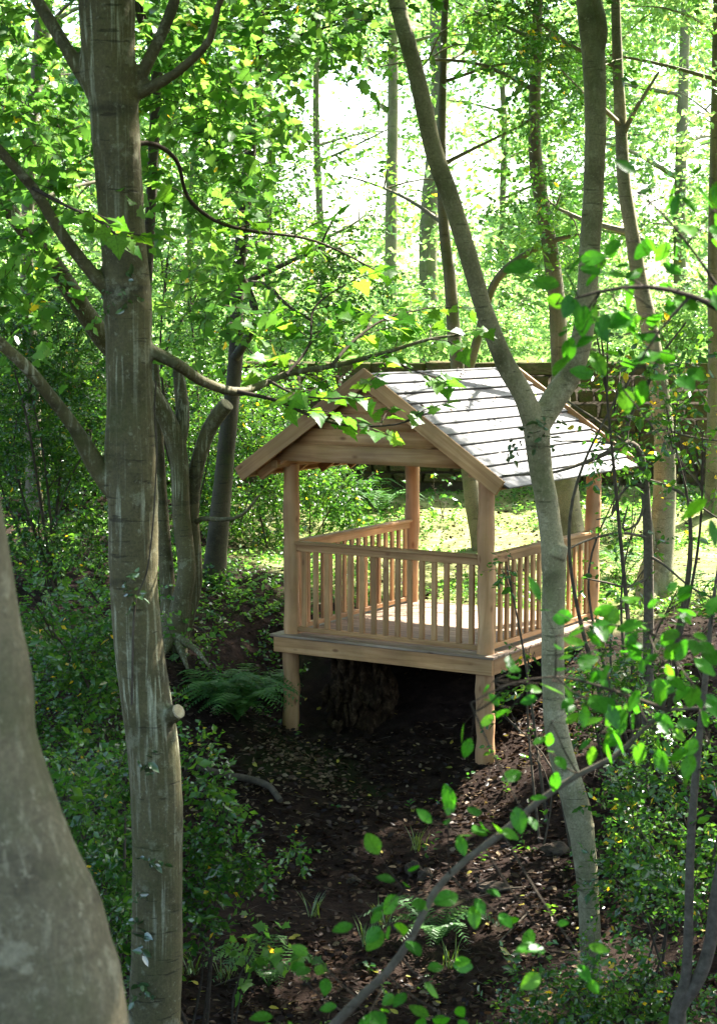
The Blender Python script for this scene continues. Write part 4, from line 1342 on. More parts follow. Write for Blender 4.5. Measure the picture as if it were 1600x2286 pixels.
shade_tree('beech_tree', 'unseen beech added to the right of the ravine for its shade', 7.5, 16.5, 15, 61, 4.0, 60, 26, 4.2)
shade_tree('shade_oak', 'unseen oak added above the near bank to shade the ravine', 6.5, 11.0, 14, 62, 4.5, 60, 26, 4.2)
shade_tree('shade_lime', 'unseen lime added to the right behind the pavilion as a shade tree', 9.5, 23.0, 16, 63, 4.5, 50, 24, 4.2)
shade_tree('shade_hornbeam', 'unseen hornbeam added left of the ravine to darken it', -5.5, 11.0, 13, 65, 4.5, 60, 22, 4.2)
shade_tree('shade_maple', 'unseen field maple added behind the camera as a shade tree', -2.0, -2.5, 12, 66, 4.0, 60, 22, 4.5)
shade_tree('shade_chestnut', 'unseen chestnut added beside the pavilion to shade the ravine floor', 6.3, 21.2, 15, 67, 4.5, 130, 34, 3.4)
shade_tree('shade_birch', 'unseen birch added on the camera side of the ravine for shade', 4.5, 6.0, 13, 64, 4.5, 70, 24, 4.2)


# ------------------------------------------------------------------ shrubs
def shrub(name, label, clumps_px, mat='holly', leaf=.055, n=7, L=.22, per=60, seed=0, T=DIAM, cat='bush', group=None, stems=4, yellow=None, root_px=None, gaps=True, keep=.05, twigs=.0025, flat=.6, jit=.75):
    rng = np.random.default_rng(seed)
    cl = []
    for px, py, yy, r, w in clumps_px:
        c = at(px, py, yy)
        cl.append((*c, r, r, r * .85, w))
    cx = np.mean([c[0] for c in cl]) if root_px is None else at(*root_px)[0]
    cyy = np.mean([c[1] for c in cl]) if root_px is None else root_px[2]
    base = np.array([cx, cyy, gz(cx, cyy)])
    root = thing(name, label, cat, base, group)
    mb = MB()
    for ci, c in enumerate(cl):
        c0 = np.array(c[:3])
        if ci % (6 if seed in (7, 9) else 3):
            continue
        foot = base + np.array([rng.normal() * .12, rng.normal() * .12, -.1])
        L_ = np.linalg.norm(c0 - foot)
        mid = foot * .5 + c0 * .5 + np.array([rng.normal() * .08, rng.normal() * .08, .12]) * L_
        r0 = .006 + .0045 * L_
        mb.tube([foot, mid, c0], [r0, r0 * .7, r0 * .3], sides=6, step=.15, rough=.1, cap=False)
        for _ in range(3):
            e = c0 + nrm(rng.standard_normal(3)) * c[3] * .9
            mb.tube([mid * .3 + c0 * .7, (c0 + e) / 2 + rng.normal() * .03, e], [r0 * .35, r0 * .25, r0 * .1], sides=4, step=.15, cap=False)
    mb.build('stems', M['dead'] if seed % 2 else M['twig'], root)['kind'] = 'stuff'
    foliage('foliage', M[mat], root, cl, per, n, L, leaf, T, seed=seed + 500, gaps=gaps, keep=keep, twigs=twigs, yellow=yellow, flat=flat, jit=jit)
    return root


def grid_px(x0, x1, y0, y1, nx, ny, Y, r, w=1.0, seed=0, dy=.6, drop=0.0):
    rg = random.Random(seed)
    out = []
    for i in range(nx):
        for j in range(ny):
            if rg.random() < drop:
                continue
            px = x0 + (x1 - x0) * (i + rg.uniform(.1, .9)) / nx
            py = y0 + (y1 - y0) * (j + rg.uniform(.1, .9)) / ny
            out.append((px, py, Y + rg.uniform(-dy, dy), r * rg.uniform(.75, 1.25), w * rg.uniform(.5, 1.3)))
    return out


shrub('holly_bush', 'tall dark holly filling the left edge behind the big sycamore', grid_px(-60, 240, 650, 1250, 4, 7, 20.5, .42, 1, 1), seed=1, per=110, root_px=(110, 1300, 20.5))
shrub('holly_bush', 'holly with sunlit gaps between the sycamore trunk and the grey stems', grid_px(330, 480, 560, 1200, 3, 6, 23.5, .42, 1, 2, drop=.15), seed=2, per=90, root_px=(420, 1250, 23.5))
shrub('holly_bush', 'dense holly behind the mossy-footed trunk', grid_px(430, 640, 800, 1230, 4, 5, 24.5, .42, 1, 3, drop=.1), seed=3, per=100, root_px=(560, 1240, 24.5))
shrub('holly_bush', 'low shaded holly beside the leaning trunk, lower left', grid_px(70, 285, 1320, 1700, 3, 5, 14.5, .30, 1, 4), seed=4, per=80, root_px=(160, 1800, 14.5))
shrub('holly_bush', 'dark holly sprays at the foot of the big sycamore, left side', grid_px(110, 290, 1680, 2290, 3, 6, 12.0, .26, 1, 5), seed=5, per=70, root_px=(200, 2300, 12.0))
shrub('holly_bush', 'holly sprig with bright leaves right of the sycamore foot', [(440, 1680, 12.5, .14, 1), (470, 1760, 12.5, .14, 1.2), (440, 1880, 12.5, .16, 1.6), (500, 1800, 12.6, .1, .8), (480, 1950, 12.4, .16, 1.6), (540, 1940, 12.4, .12, 1),
      (430, 1990, 12.3, .15, 1.4), (590, 1960, 12.5, .1, .6), (520, 1880, 12.5, .12, .9), (450, 2060, 12.2, .14, 1), (650, 1900, 12.8, .08, .5)], seed=6, per=34, leaf=.055, root_px=(400, 2150, 12.3), n=6, L=.18, gaps=True)
shrub('holly_bush', 'leggy holly with yellowing leaves over the right roof corner', grid_px(1330, 1600, 720, 1060, 5, 5, 16.5, .30, 1, 7, dy=1.0), seed=7, per=12, leaf=.07, yellow=.045, root_px=(1445, 1480, 16.5), T=OVAL, n=5, L=.25)
shrub('holly_bush', 'thin holly with tangled bare stems right of the far post', grid_px(1340, 1600, 1060, 1400, 5, 5, 17.0, .28, 1, 8, dy=.8), seed=9, per=10, leaf=.06, yellow=.015, root_px=(1446, 1480, 17.0), T=OVAL, n=5, L=.22)
tangle = bpy.data.objects['holly_bush.007'] if 'holly_bush.007' in bpy.data.objects else None
for k, d in enumerate(([(1446, 1480, 17, 26), (1447, 1300, 17, 22), (1443, 1150, 17, 20), (1436, 1060, 17, 19), (1424, 1008, 16.9, 20), (1400, 988, 16.8, 18), (1385, 996, 16.75, 14), (1310, 1030, 16.6, 9), (1230, 1055, 16.5, 6), (1120, 1062, 16.4, 4)],
                      [(1395, 990, 16.8, 10), (1405, 930, 16.8, 9), (1440, 870, 16.8, 8), (1470, 800, 16.8, 6), (1530, 720, 16.8, 4)],
                      [(1398, 992, 16.8, 7), (1340, 945, 16.7, 6), (1280, 905, 16.6, 5), (1245, 880, 16.6, 3)],
                      [(1396, 992, 16.8, 6), (1300, 985, 16.6, 4), (1240, 985, 16.5, 3)],
                      [(1438, 1090, 17, 9), (1410, 1080, 16.9, 7), (1380, 1110, 16.8, 6), (1365, 1150, 16.8, 4), (1330, 1160, 16.8, 3)],
                      [(1440, 1120, 17, 7), (1420, 1170, 16.9, 6), (1390, 1180, 16.8, 5), (1400, 1130, 16.8, 4)],
                      [(1446, 1240, 17, 8), (1480, 1260, 16.9, 6), (1540, 1310, 16.8, 5), (1600, 1340, 16.8, 4)],
                      [(1446, 1290, 17, 8), (1400, 1310, 16.8, 6), (1350, 1300, 16.7, 5), (1300, 1290, 16.6, 3)],
                      [(1440, 1070, 17, 8), (1500, 1090, 16.9, 7), (1560, 1130, 16.8, 5), (1620, 1170, 16.8, 4)],
                      [(1442, 970, 16.9, 7), (1480, 960, 16.8, 6), (1540, 975, 16.8, 5), (1610, 985, 16.8, 4)],
                      [(1446, 1200, 17, 7), (1380, 1190, 16.7, 6), (1300, 1210, 16.5, 5), (1230, 1250, 16.3, 3)])):
    tp, tr = px_path(d)
    if k == 0:
        tp, tr = to_ground(tp, tr, 1.1)
    MB().tube(tp, tr, sides=8, step=.05, rough=.12, seed=k).build('bare_stem', M['stem'], tangle, smooth=True)
shrub('holly_bush', 'glossy undergrowth on the bank right of the forked trunk', grid_px(1290, 1620, 1450, 1740, 5, 4, 15.2, .26, 1, 10, dy=.6), seed=10, per=44, leaf=.055, yellow=.015, root_px=(1450, 1720, 15.5))
shrub('holly_bush', 'shaded undergrowth in the lower right corner', grid_px(1350, 1640, 1740, 2020, 4, 4, 13.0, .24, 1, 11, dy=.6), seed=11, per=40, leaf=.055, yellow=.02, root_px=(1480, 2000, 13.2))
shrub('holly_bush', 'low sprays along the bottom right edge', grid_px(1130, 1600, 2140, 2320, 6, 3, 11.6, .2, 1, 12, dy=.5), seed=12, per=26, leaf=.05, yellow=.015, root_px=(1350, 2350, 11.8))
shrub('holly_bush', 'sprigs hanging beside the near right leg', [(1130, 1600, 16.5, .14, 1), (1160, 1540, 16.5, .14, 1), (1110, 1690, 16.3, .12, .8), (1190, 1680, 16.2, .16, 1.2), (1140, 1760, 16, .14, 1), (1290, 1560, 16.5, .2, 1), (1180, 1450, 16.8, .12, .6),
      (1290, 1380, 17, .18, .9), (1320, 1290, 17.3, .16, .8), (1130, 1260, 16.6, .1, .5), (1280, 1300, 17.2, .14, .6)], seed=13, per=18, leaf=.06, yellow=.04, root_px=(1215, 1830, 16.2), T=OVAL, n=5, L=.2)
shrub('laurel_bush', 'sunlit shrub beyond the wall left of the roof', grid_px(400, 760, 620, 800, 5, 3, 31, .55, 1, 14), 'far', seed=14, per=70, leaf=.09, root_px=(600, 830, 31), L=.3)
shrub('laurel_bush', 'pale bluish shrub above the wall behind the roof ridge', grid_px(820, 1230, 660, 800, 6, 3, 31.5, .55, 1, 15), 'far', seed=15, per=70, leaf=.08, root_px=(1050, 830, 31.5), L=.3)
shrub('laurel_bush', 'glowing sunlit shrub at the right edge above the wall', grid_px(1380, 1640, 600, 860, 4, 4, 30.5, .55, 1, 16), 'far', seed=16, per=70, leaf=.09, root_px=(1520, 850, 30.5), L=.3)
shrub('laurel_bush', 'bright shrub beyond the wall at the far left', grid_px(-60, 330, 600, 820, 5, 3, 32, .55, 1, 17), 'far', seed=17, per=60, leaf=.09, root_px=(150, 830, 32), L=.3)
shrub('holly_bush', 'holly hiding the wall at the far left', grid_px(-60, 330, 780, 1080, 6, 4, 26.3, .45, 1, 24), seed=24, per=100, leaf=.07, root_px=(120, 1100, 26.3))
shrub('holly_bush', 'ivy-like holly against the wall left of the gable', grid_px(400, 760, 850, 1010, 5, 3, 26.6, .4, 1, 25, drop=.2), seed=25, per=80, leaf=.065, root_px=(560, 1100, 26.6))
shrub('holly_bush', 'small glossy bush in front of the wall behind the left rail', grid_px(640, 800, 1040, 1180, 3, 3, 25.0, .3, 1, 18), seed=18, per=70, leaf=.06, root_px=(700, 1220, 25.0))
shrub('holly_bush', 'dark bush at the wall foot between the posts', grid_px(930, 1060, 1060, 1140, 3, 2, 26, .28, 1, 19), seed=19, per=60, leaf=.07, root_px=(1000, 1150, 26))
shrub('holly_bush', 'sunlit leaves spilling from under the left end of the deck', [(675, 1500, 19.6, .1, 1), (690, 1470, 19.7, .09, .8), (600, 1440, 19.5, .12, .8), (590, 1480, 19.3, .1, .6)], 'broad', seed=20, per=16, leaf=.06, root_px=(640, 1560, 19.5), T=OVAL, n=5, L=.15)
shrub('sycamore_seedling', 'pale seedling sprays low in the dark ravine', [(590, 2080, 12, .1, 1), (620, 2100, 12, .1, 1), (530, 2130, 12, .1, 1), (560, 2150, 12, .09, .8), (670, 2110, 12, .08, .6)], 'broad', cat='seedling', seed=22, per=6, leaf=.075, root_px=(590, 2250, 12.1), T=MAP5, n=4, L=.14, gaps=True)


# ------------------------------------------------------------------ saplings and blurred boughs close to the lens
def sapling():
    s1 = [(1510, 2300, 9.0, 44), (1515, 2240, 9, 34), (1530, 2180, 9, 25), (1536, 2050, 9, 21), (1540, 1900, 9, 20), (1550, 1750, 9, 18), (1575, 1500, 9, 14), (1590, 1350, 9, 9), (1620, 1150, 9, 5)]
    s2 = [(1515, 2250, 9, 34), (1560, 2180, 9, 32), (1585, 2100, 9, 30), (1600, 1980, 9, 28), (1640, 1800, 9, 24), (1700, 1500, 9, 12)]
    P, R = px_path(s1)
    P, R = to_ground(P, R, 1.3)
    base = np.array([P[0][0], P[0][1], gz(P[0][0], P[0][1])])
    root = thing('sapling', 'two-stemmed brown sapling in the bottom right corner', 'sapling', base)
    mb = MB().tube(P, R, sides=12, step=.04, rough=.07, seed=1)
    p2, r2 = px_path(s2)
    mb.tube(p2, r2, sides=12, step=.04, rough=.07, seed=4)
    mb.build('stems', M['stem'], root, smooth=True)
    rng = np.random.default_rng(91)
    leafy_twigs(rng, root, base, P, R, .45, 8, .25, .06, HAZEL_V, per=5)


sapling()


def hazel():
    rng = np.random.default_rng(92)
    main = [(690, 2400, 5.0, 34), (770, 2262, 5.0, 31), (860, 2175, 5.0, 27), (920, 2090, 5.0, 25), (970, 1990, 5.05, 24), (1040, 1920, 5.1, 22), (1120, 1860, 5.1, 25), (1200, 1790, 5.1, 21), (1290, 1730, 5.1, 19),
            (1370, 1690, 5.1, 16), (1440, 1625, 5.1, 14), (1490, 1585, 5.1, 12), (1560, 1580, 5.1, 9), (1660, 1590, 5.1, 5)]
    P, R = px_path(main)
    R = R * .72
    P, R = to_ground(P, R, 1.2)
    base = np.array([P[0][0], P[0][1], gz(P[0][0], P[0][1])])
    root = thing('hazel_bush', 'blurred leafy branch slanting across the lower right, close to the lens', 'branch', base)
    ob = branch_part(root, P, R, M['stem'], 10, .1, 2, 'stem')
    groups = [  # leaf clusters: pixel, count, spread px
        (900, 1985, 8, 60), (870, 2060, 5, 40), (1000, 1850, 6, 45), (1090, 1850, 4, 30), (1060, 2000, 4, 40), (1200, 2070, 3, 35), (1290, 2130, 5, 45), (720, 2150, 3, 30), (680, 2190, 3, 30),
        (950, 2190, 5, 50), (830, 2250, 4, 40), (1230, 1680, 4, 45), (1160, 1800, 3, 30), (620, 2280, 3, 30), (1000, 2270, 4, 40),
        (1290, 1390, 5, 60), (1240, 1420, 5, 60), (1350, 1450, 6, 60), (1400, 1560, 6, 60), (1310, 1560, 6, 50), (1480, 1480, 6, 60), (1540, 1420, 6, 60), (1450, 1620, 5, 50), (1100, 1520, 6, 60), (1060, 1590, 4, 50),
        (1140, 1580, 4, 40), (1230, 1520, 4, 40), (1560, 1540, 5, 50), (1400, 1400, 5, 60), (1230, 1610, 4, 40), (1480, 1380, 4, 50), (1580, 1660, 4, 50), (1340, 1640, 4, 40)]
    PP, _ = catmull(P, R, .05)
    tw = MB()
    side = MB()
    forks = [[(1490, 1585, 5.1, 10), (1420, 1560, 5.0, 8), (1330, 1530, 4.9, 7), (1240, 1510, 4.85, 5), (1130, 1530, 4.8, 4), (1050, 1570, 4.75, 3)],
             [(1490, 1585, 5.1, 10), (1510, 1500, 5.0, 8), (1480, 1430, 4.95, 6), (1400, 1400, 4.9, 5), (1300, 1390, 4.9, 3)]]
    PF = [PP]
    for f in forks:
        fp, fr = px_path(f)
        side.tube(fp, fr, sides=6, step=.05)
        PF.append(catmull(fp, fr, .05)[0])
    ALL = np.vstack(PF)
    side.build('side_branches', M['twig'], root, smooth=True)['kind'] = 'stuff'
    for px, py, n, sp in groups:
        n = int(n * (1.9 if px > 1320 and py < 1700 else (1.0 if py < 1700 else 1.3)))
        c = at(px, py, 4.9 + rng.uniform(-.25, .25))
        i = np.argmin(np.linalg.norm(ALL - c, axis=1))
        s = ALL[i]
        tw.tube([s, (s + c) / 2 + np.array([0, 0, -.01]), c], [.003, .0025, .0015], sides=5, step=.05, cap=False)
        d = nrm(c - s + np.array([0, 0, 1e-3]))
        for k in range(n):
            off = np.array([rng.normal() * sp, 0, rng.normal() * sp * .6]) / FPX * 4.9 * .8
            off[1] = rng.normal() * .04
            p = c + off
            tip = nrm(off + d * .03 + np.array([0, 0, -.015]) + .02 * rng.standard_normal(3))
            nn = np.array([0, -.55, 1.0]) + .4 * rng.standard_normal(3)
            tw.tube([c, p], [.0014, .001], sides=3, step=.1, cap=False)
            place_leaf(ob, HAZEL_V, rng, p, tip, nn, rng.uniform(.04, .08), base)
    tw.build('twigs', M['twig'], root)['kind'] = 'stuff'


hazel()


def overhang():
    rng = np.random.default_rng(93)
    main = [(2500, 1100, 5.2, 60), (2100, 880, 5.2, 40), (1800, 760, 5.2, 26), (1640, 705, 5.1, 18), (1540, 660, 5.0, 13), (1440, 640, 4.9, 10), (1340, 650, 4.85, 7), (1240, 680, 4.8, 4)]
    P, R = px_path(main)
    g = gz(P[0][0], P[0][1])
    P = np.vstack([[P[0][0] + .4, P[0][1], g - .1], [P[0][0] + .35, P[0][1], (g + P[0][2]) / 2], P]); R = np.concatenate([[R[0] * 1.6, R[0] * 1.3], R])
    base = np.array([P[0][0], P[0][1], g])
    root = thing('elm_bush', 'blurred bough of dark green leaves hanging in from the upper right', 'branch', base)
    ob = branch_part(root, P, R, M['twig'], 10, .1, 5, 'stem')
    forks = [[(1640, 705, 5.1, 9), (1560, 580, 5.0, 7), (1480, 480, 4.95, 5), (1420, 430, 4.9, 3)], [(1540, 660, 5.0, 8), (1470, 740, 4.95, 6), (1420, 820, 4.9, 4), (1390, 870, 4.9, 3)]]
    side = MB()
    ALL = [catmull(P, R, .05)[0]]
    for f in forks:
        fp, fr = px_path(f)
        side.tube(fp, fr, sides=6, step=.05)
        ALL.append(catmull(fp, fr, .05)[0])
    ALL = np.vstack(ALL)
    side.build('side_branches', M['twig'], root, smooth=True)['kind'] = 'stuff'
    groups = [(1340, 590, 4, 45), (1260, 600, 4, 45), (1370, 660, 6, 60), (1310, 690, 5, 50), (1440, 600, 4, 50), (1500, 520, 4, 45), (1570, 510, 4, 50), (1490, 640, 4, 50), (1420, 540, 3, 40), (1540, 420, 4, 45), (1460, 440, 3, 40),
              (1450, 820, 4, 45), (1500, 790, 4, 45), (1380, 750, 4, 45), (1320, 780, 4, 40), (1390, 850, 3, 40), (1260, 650, 3, 30), (1560, 620, 3, 40), (1590, 470, 3, 40), (1300, 740, 3, 40), (1470, 700, 3, 40), (1590, 1120, 4, 50), (1570, 390, 3, 40)]
    tw = MB()
    for px, py, n, sp in groups:
        c = at(px, py, 4.9 + rng.uniform(-.2, .2))
        i = np.argmin(np.linalg.norm(ALL - c, axis=1))
        s = ALL[i]
        tw.tube([s, (s + c) / 2, c], [.003, .002, .0015], sides=5, step=.05, cap=False)
        for k in range(n):
            off = np.array([rng.normal() * sp, 0, rng.normal() * sp * .6]) / FPX * 4.9 * .8
            off[1] = rng.normal() * .04
            p = c + off
            tip = nrm(off + np.array([0, 0, -.03]) + .02 * rng.standard_normal(3))
            nn = np.array([0, -.6, .9]) + .45 * rng.standard_normal(3)
            tw.tube([c, p], [.0014, .001], sides=3, step=.1, cap=False)
            place_leaf(ob, HAZEL_V, rng, p, tip, nn, rng.uniform(.05, .095), base)
    tw.build('twigs', M['twig'], root)['kind'] = 'stuff'


overhang()


# ------------------------------------------------------------------ ferns
def fern(label, px, py, nf, L, seed, Y=None, spread=1.0, lean=(0, 0)):
    g = gpoint(px, py) if Y is None else None
    if g is None:
        p = at(px, py, Y); g = np.array([p[0], p[1], gz(p[0], p[1])])
    root = thing('fern', label, 'fern', g, 'ferns on the ravine floor and bank')
    rng = np.random.default_rng(seed)
    for k in range(nf):
        a = 2 * math.pi * k / nf + rng.normal() * .25
        l = L * rng.uniform(.7, 1.15)
        h = np.array([math.cos(a) * spread + lean[0], math.sin(a) * spread + lean[1], 0])
        h = h / max(.3, np.linalg.norm(h))
        P = np.array([g, g + h * l * .3 + np.array([0, 0, l * .42]), g + h * l * .65 + np.array([0, 0, l * .55]), g + h * l + np.array([0, 0, l * .35])])
        PP, _ = catmull(P, [1] * 4, l / 16)
        T = nrm(np.gradient(PP, axis=0))
        mb = MB().tube(P, [.004, .003, .002, .001], sides=4, step=.1, cap=False, r=.3)
        m = len(PP)
        pos, tip, nn, sz = [], [], [], []
        for i in range(3, m):
            w = l * .26 * math.sin(math.pi * min(1, (i - 1) / m) ** .7) + .015
            for s in (-1, 1):
                S = nrm(np.cross(T[i], [0, 0, 1.0])) * s
                pos.append(PP[i]); tip.append(S + T[i] * .45 + np.array([0, 0, -.15])); nn.append(np.array([0, 0, 1.0]) + .15 * rng.standard_normal(3)); sz.append(w)
        FR = (np.array([(0, -.05, 0), (.12, -.13, 0), (.3, -.05, 0), (.4, -.11, 0), (.55, -.04, 0), (.68, -.08, 0), (1, 0, -.1), (.68, .08, 0), (.55, .04, 0), (.4, .11, 0), (.3, .05, 0), (.12, .13, 0), (0, .05, 0)]),
              np.array([(0, 1, 11, 12), (1, 2, 10, 11), (2, 3, 9, 10), (3, 4, 8, 9), (4, 5, 7, 8), (5, 6, 6, 7)][:5]))
        pos, tip, nn, sz = map(np.array, (pos, tip, nn, sz))
        put_leaves(mb, FR, pos, tip, nn, sz, np.full(len(pos), rng.random()))
        mb.build('frond', M['fern'], root)


fern('dark feathery fern mound left of the near left leg', 530, 1615, 36, .6, 1, spread=1.0)
fern('dark fern leaning against the mound by the left leg', 580, 1560, 30, .52, 2)
fern('dark fern nearest the sycamore, uphill of the fern mound', 480, 1570, 26, .5, 12)
fern('shaded fern under the slanting branch, bottom centre', 975, 2110, 11, .55, 3)
fern('low blue-green fern at the bottom, left of centre', 600, 2210, 9, .5, 4)
fern('upright fern by the foot of the pale grey trunk', 1395, 1290, 9, .65, 5)
fern('sunlit fern behind the pavilion near the far left post', 850, 1150, 11, .8, 6)
fern('pale fern at the wall foot seen through the pavilion', 790, 1130, 9, .7, 7)
fern('fern among the ground cover right of the far post', 1370, 1200, 9, .55, 8)
fern('small fern beside the right bank undergrowth', 1560, 1330, 8, .5, 9)

# ------------------------------------------------------------------ stump, fallen branch, stones
def stump():
    g = pav(.55, .55, 0)
    b = np.array([g[0], g[1], gz(g[0], g[1]) - .12])
    root = thing('tree_stump', 'crumbling brown rotten stump with roots under the deck', 'stump', b)
    mb = MB()
    top = DECKZ - .24
    rg = random.Random(2)
    mb.tube([b, b + np.array([.02, 0, .3]), np.array([b[0], b[1], top])], [.36, .30, .24], sides=48, step=.025, rough=.5, seed=3)
    for k in range(46):
        a = rg.uniform(2.6, 6.2)
        zz = rg.uniform(.05, 1) ** 1.2 * (top - b[2] - .1)
        q = b + np.array([math.cos(a), math.sin(a), 0]) * rg.uniform(.26, .36) * (1.25 - .4 * zz / (top - b[2])) + np.array([0, 0, zz])
        l = rg.uniform(.05, .16)
        mb.tube([q + np.array([0, 0, l]), q + np.array([rg.uniform(-.03, .03), -.03, 0]), q + np.array([rg.uniform(-.05, .05), -.04, -l])], [.02, rg.uniform(.03, .06), .012], sides=7, step=.03, rough=.6, seed=k * 1.7)
    mb.build('rotten_wood', M['stump'], root, smooth=False)


stump()


def fallen():
    pts = [(440, 1720), (505, 1738), (560, 1745), (600, 1762), (626, 1792)]
    P = []
    for px, py in pts:
        q = gpoint(px, py + 12); q[2] += .06; P.append(q)
    root = thing('fallen_branch', 'curved pale fallen branch on the slope below the left leg', 'branch', P[2] - np.array([0, 0, .06]))
    MB().tube(P, [.03, .034, .036, .034, .028], sides=12, step=.03, rough=.12, seed=2).build('wood', M['dead'], root, smooth=True)
    for i, (a, b, lab) in enumerate((((430, 2130), (520, 2185), 'thin bleached twig curling on the ravine floor, bottom left'), ((560, 2190), (480, 2210), 'short crooked pale twig lying beside the low fern'),
                                     ((1110, 2110), (1200, 2020), 'thin stick propped on the sunny litter patch'), ((430, 1400), (470, 1440), 'broken pale stick at the foot of the grey stems'),
                                     ((1060, 2010), (1180, 1990), 'twig lying across the flat pale stone'))):
        p0, p1 = gpoint(*a), gpoint(*b)
        mid = (p0 + p1) / 2 + np.array([.03, 0, .04])
        p0[2] += .012; p1[2] += .012
        rt = thing('stick', lab, 'stick', p0)
        MB().tube([p0, mid, p1], [.008, .01, .006], sides=7, step=.03, rough=.2, seed=i).build('wood', M['dead'], rt, smooth=True)


fallen()


def rocks():
    rg = random.Random(4)
    for i, (px, py, sx, sy, sz_, lab) in enumerate(((925, 1950, .11, .08, .09, 'small brown rock half sunk in the dark slope'), (948, 1962, .08, .07, .06, 'smaller rock touching the brown rock on the slope'),
                                                   (1105, 1988, .16, .10, .05, 'flat pale stone in the sun patch on the ravine floor'), (790, 1975, .07, .06, .05, 'dark pebble-like stone in mid slope litter'),
                                                   (1240, 1905, .12, .1, .08, 'reddish rock beside the forked trunk'))):
        g = gpoint(px, py)
        bm = bmesh.new()
        bmesh.ops.create_icosphere(bm, subdivisions=3, radius=1)
        for v in bm.verts:
            k = 1 + .5 * noise.noise(v.co * 1.1 + Vector((i * 5, 0, 0))) + .22 * noise.noise(v.co * 2.8) + .1 * noise.noise(v.co * 6)
            v.co = Vector((v.co.x * sx * k, v.co.y * sy * k, v.co.z * sz_ * k))
        me = bpy.data.meshes.new('rock'); bm.to_mesh(me); bm.free()
        me.materials.append(M['rock'])
        o = link('rock', me, loc=(g[0], g[1], g[2] + sz_ * .1))
        o.rotation_euler = (0, 0, rg.uniform(0, 6))
        tag(o, lab, 'rock')


rocks()


# ------------------------------------------------------------------ leaf litter, ground cover, grass
def scatter(n, x0, x1, y0, y1, rng):
    x = rng.uniform(x0, x1, n); y = rng.uniform(y0, y1, n)
    return np.stack([x, y, H(x, y)], -1)


def litter():
    rng = np.random.default_rng(55)
    P = np.vstack([scatter(34000, -3.2, 3.6, 11.0, 19.0, rng), scatter(9000, -5, 5.5, 18.5, 27.5, rng)])
    den = np.array([noise.noise((p[0] * .9, p[1] * .9, 3.0)) for p in P])
    P = P[rng.random(len(P)) < np.clip(.55 + den * 1.1, .12, 1)]
    heap = []
    for px, py, sd, k in ((600, 1660, .16, 90), (680, 1700, .22, 150), (720, 1760, .2, 110), (620, 1720, .18, 70), (470, 1560, .2, 80), (560, 1800, .25, 60)):
        g = gpoint(px, py)
        q = g[:2] + rng.normal(0, sd, (k, 2))
        heap.append(np.stack([q[:, 0], q[:, 1], H(q[:, 0], q[:, 1]) + .01], -1))
    heap = np.vstack(heap)
    P = np.vstack([P, heap])
    n = len(P)
    P[:, 2] += rng.uniform(.004, .035, n)
    th = rng.uniform(0, 2 * np.pi, n)
    tip = np.stack([np.cos(th), np.sin(th), rng.normal(0, .25, n)], -1)
    nn = np.array([0, 0, 1.0]) + .55 * rng.standard_normal((n, 3))
    CURL = (np.array([(0, 0, .06), (.25, -.25, .14), (.65, -.22, .12), (1, 0, .08), (.65, .22, .13), (.25, .25, .15)]), np.array([(0, 1, 2, 3), (0, 3, 4, 5)]))
    mb = MB()
    put_leaves(mb, CURL, P, tip, nn, rng.uniform(.03, .085, n), np.concatenate([rng.random(n - len(heap)) ** 2.2, rng.uniform(.72, .95, len(heap))]))
    tag(mb.build('leaf_litter', M['litter']), 'brown fallen leaves scattered over the ravine floor', 'leaf litter', kind='stuff')
    # fine twigs in the litter
    P = scatter(1500, -3, 3.6, 11.5, 19, rng)
    th = rng.uniform(0, 2 * np.pi, len(P))
    d = np.stack([np.cos(th), np.sin(th), rng.normal(0, .15, len(P))], -1) * rng.uniform(.06, .22, len(P))[:, None]
    s = np.stack([-np.sin(th), np.cos(th), np.zeros(len(P))], -1) * .0028
    P[:, 2] += .02
    v = np.stack([P - s, P + s, P + np.array([0, 0, .005]), P + d], 1)
    f = (np.arange(len(P)) * 4)[:, None, None] + np.array([(0, 1, 3), (1, 2, 3), (2, 0, 3)])[None]
    tag(MB().add(v.reshape(-1, 3), f.reshape(-1, 3)).build('twig_litter', M['dead']), 'fine dead twigs scattered through the fallen leaves', 'twigs', kind='stuff')


litter()


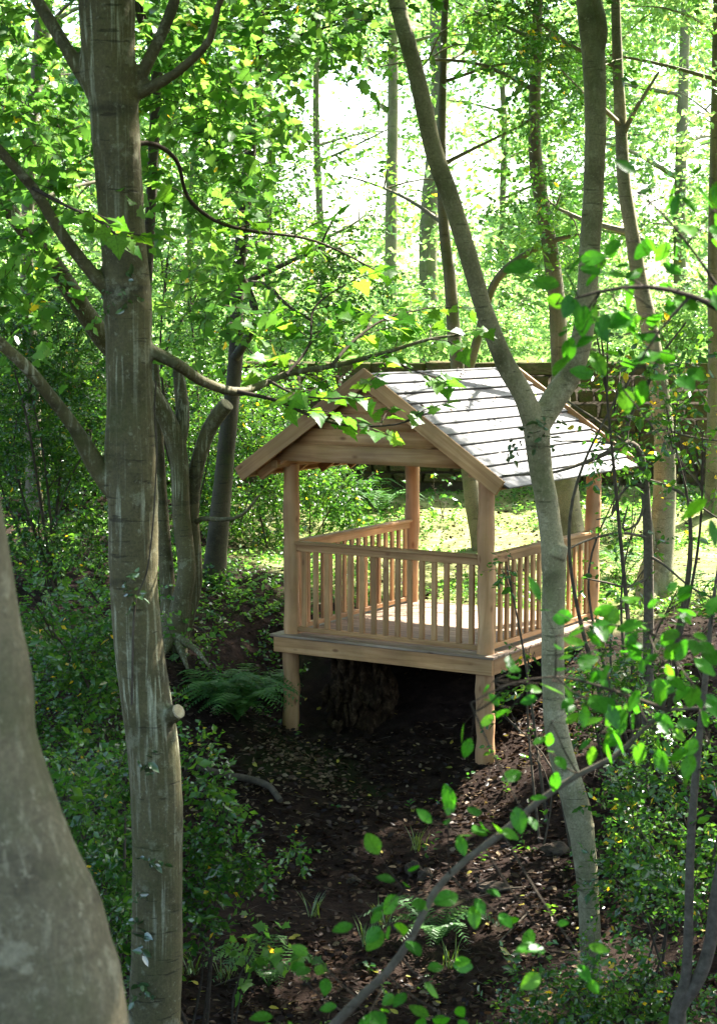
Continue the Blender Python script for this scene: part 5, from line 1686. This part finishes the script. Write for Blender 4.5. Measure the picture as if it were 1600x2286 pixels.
def cover():
    rng = np.random.default_rng(56)
    P = scatter(14000, -5.5, 6, 20.5, 27.7, rng)
    lx = (P - np.array(PAV)) @ ex; ly = (P - np.array(PAV)) @ ey
    P = P[~((lx > -.5) & (lx < PW + .4) & (ly > -.5) & (ly < PD + .25))]
    den = np.array([noise.noise((p[0] * .8, p[1] * .8, 9.0)) for p in P]) * 1.3 + np.where(P[:, 0] > -1.0, .15, -.1)
    den -= 1.2 * np.exp(-(((P[:, 0] - 1.5) / 1.3) ** 2 + ((P[:, 1] - 24.6) / 1.1) ** 2)) + .9 * np.exp(-(((P[:, 0] - 4.1) / .9) ** 2 + ((P[:, 1] - 22.5) / 1.0) ** 2))
    P = P[rng.random(len(P)) < np.clip(.45 + den, 0, 1)]
    D = rng.standard_normal((len(P), 3)); D[:, 2] = np.abs(D[:, 2]) + .4
    P[:, 2] += .03
    p, t, nn, s, r = sprays(rng, P, D, 4, .12, .06, .9, .5)
    mb = MB()
    put_leaves(mb, DIAM, p, t, nn, s, np.minimum(r, .93))
    tag(mb.build('ground_cover', M['broad']), 'low green ground cover growing behind the pavilion', 'ground cover', kind='stuff')
    # sparse seedlings and ivy on the ravine slope
    P = np.vstack([scatter(900, -3.5, 4.5, 11, 19, rng), scatter(1300, -3.2, .2, 18.8, 22.6, rng)])
    inn = (P - np.array(PAV)) @ ex
    P = P[~((inn > -.3) & (P[:, 1] > 18.5) & (((P - np.array(PAV)) @ ey) > -.3))]
    den = np.array([noise.noise((p[0] * 1.1, p[1] * 1.1, 19.0)) for p in P]) + np.where(P[:, 0] > 1.6, .35, 0) + np.where(P[:, 0] < -1.6, .3, 0) + np.where(P[:, 1] > 18.8, .35, 0)
    P = P[rng.random(len(P)) < np.clip(den + .05, 0, 1)]
    D = rng.standard_normal((len(P), 3)); D[:, 2] = np.abs(D[:, 2]) + .5
    p, t, nn, s, r = sprays(rng, P, D, 5, .18, .06, .9, .5)
    mb = MB()
    put_leaves(mb, OVAL, p, t, nn, s, np.minimum(r, .93))
    tag(mb.build('slope_seedlings', M['holly']), 'sparse green seedlings dotted over the dark slope', 'seedlings', kind='stuff')
    # grass tufts
    mb = MB()
    for px, py in ((500, 2190), (820, 2110), (850, 2070), (1010, 2160), (430, 2180), (700, 2050), (930, 1900), (1390, 2250)):
        g = gpoint(px, py)
        k = 16
        a = rng.uniform(0, 2 * np.pi, k)
        hgt = rng.uniform(.12, .26, k)
        b = g + np.stack([rng.normal(0, .03, k), rng.normal(0, .03, k), np.zeros(k)], -1)
        e = b + np.stack([np.cos(a) * hgt * .6, np.sin(a) * hgt * .6, hgt], -1)
        s = np.stack([-np.sin(a), np.cos(a), np.zeros(k)], -1) * .004
        m = (b + e) / 2 + np.array([0, 0, .03])
        v = np.stack([b - s, b + s, m + s, m - s, e], 1)
        mb.add(v.reshape(-1, 3), ((np.arange(k) * 5)[:, None, None] + np.array([(0, 1, 2, 3), (3, 2, 4, 4)])[None, :1]).reshape(-1, 4), np.repeat(rng.random(k), 5))
        mb.add(v.reshape(-1, 3), ((np.arange(k) * 5)[:, None, None] + np.array([(3, 2, 4)])[None]).reshape(-1, 3), np.repeat(rng.random(k), 5))
    tag(mb.build('grass', M['grass']), 'thin grass tufts on the ravine floor', 'grass', kind='stuff')


cover()
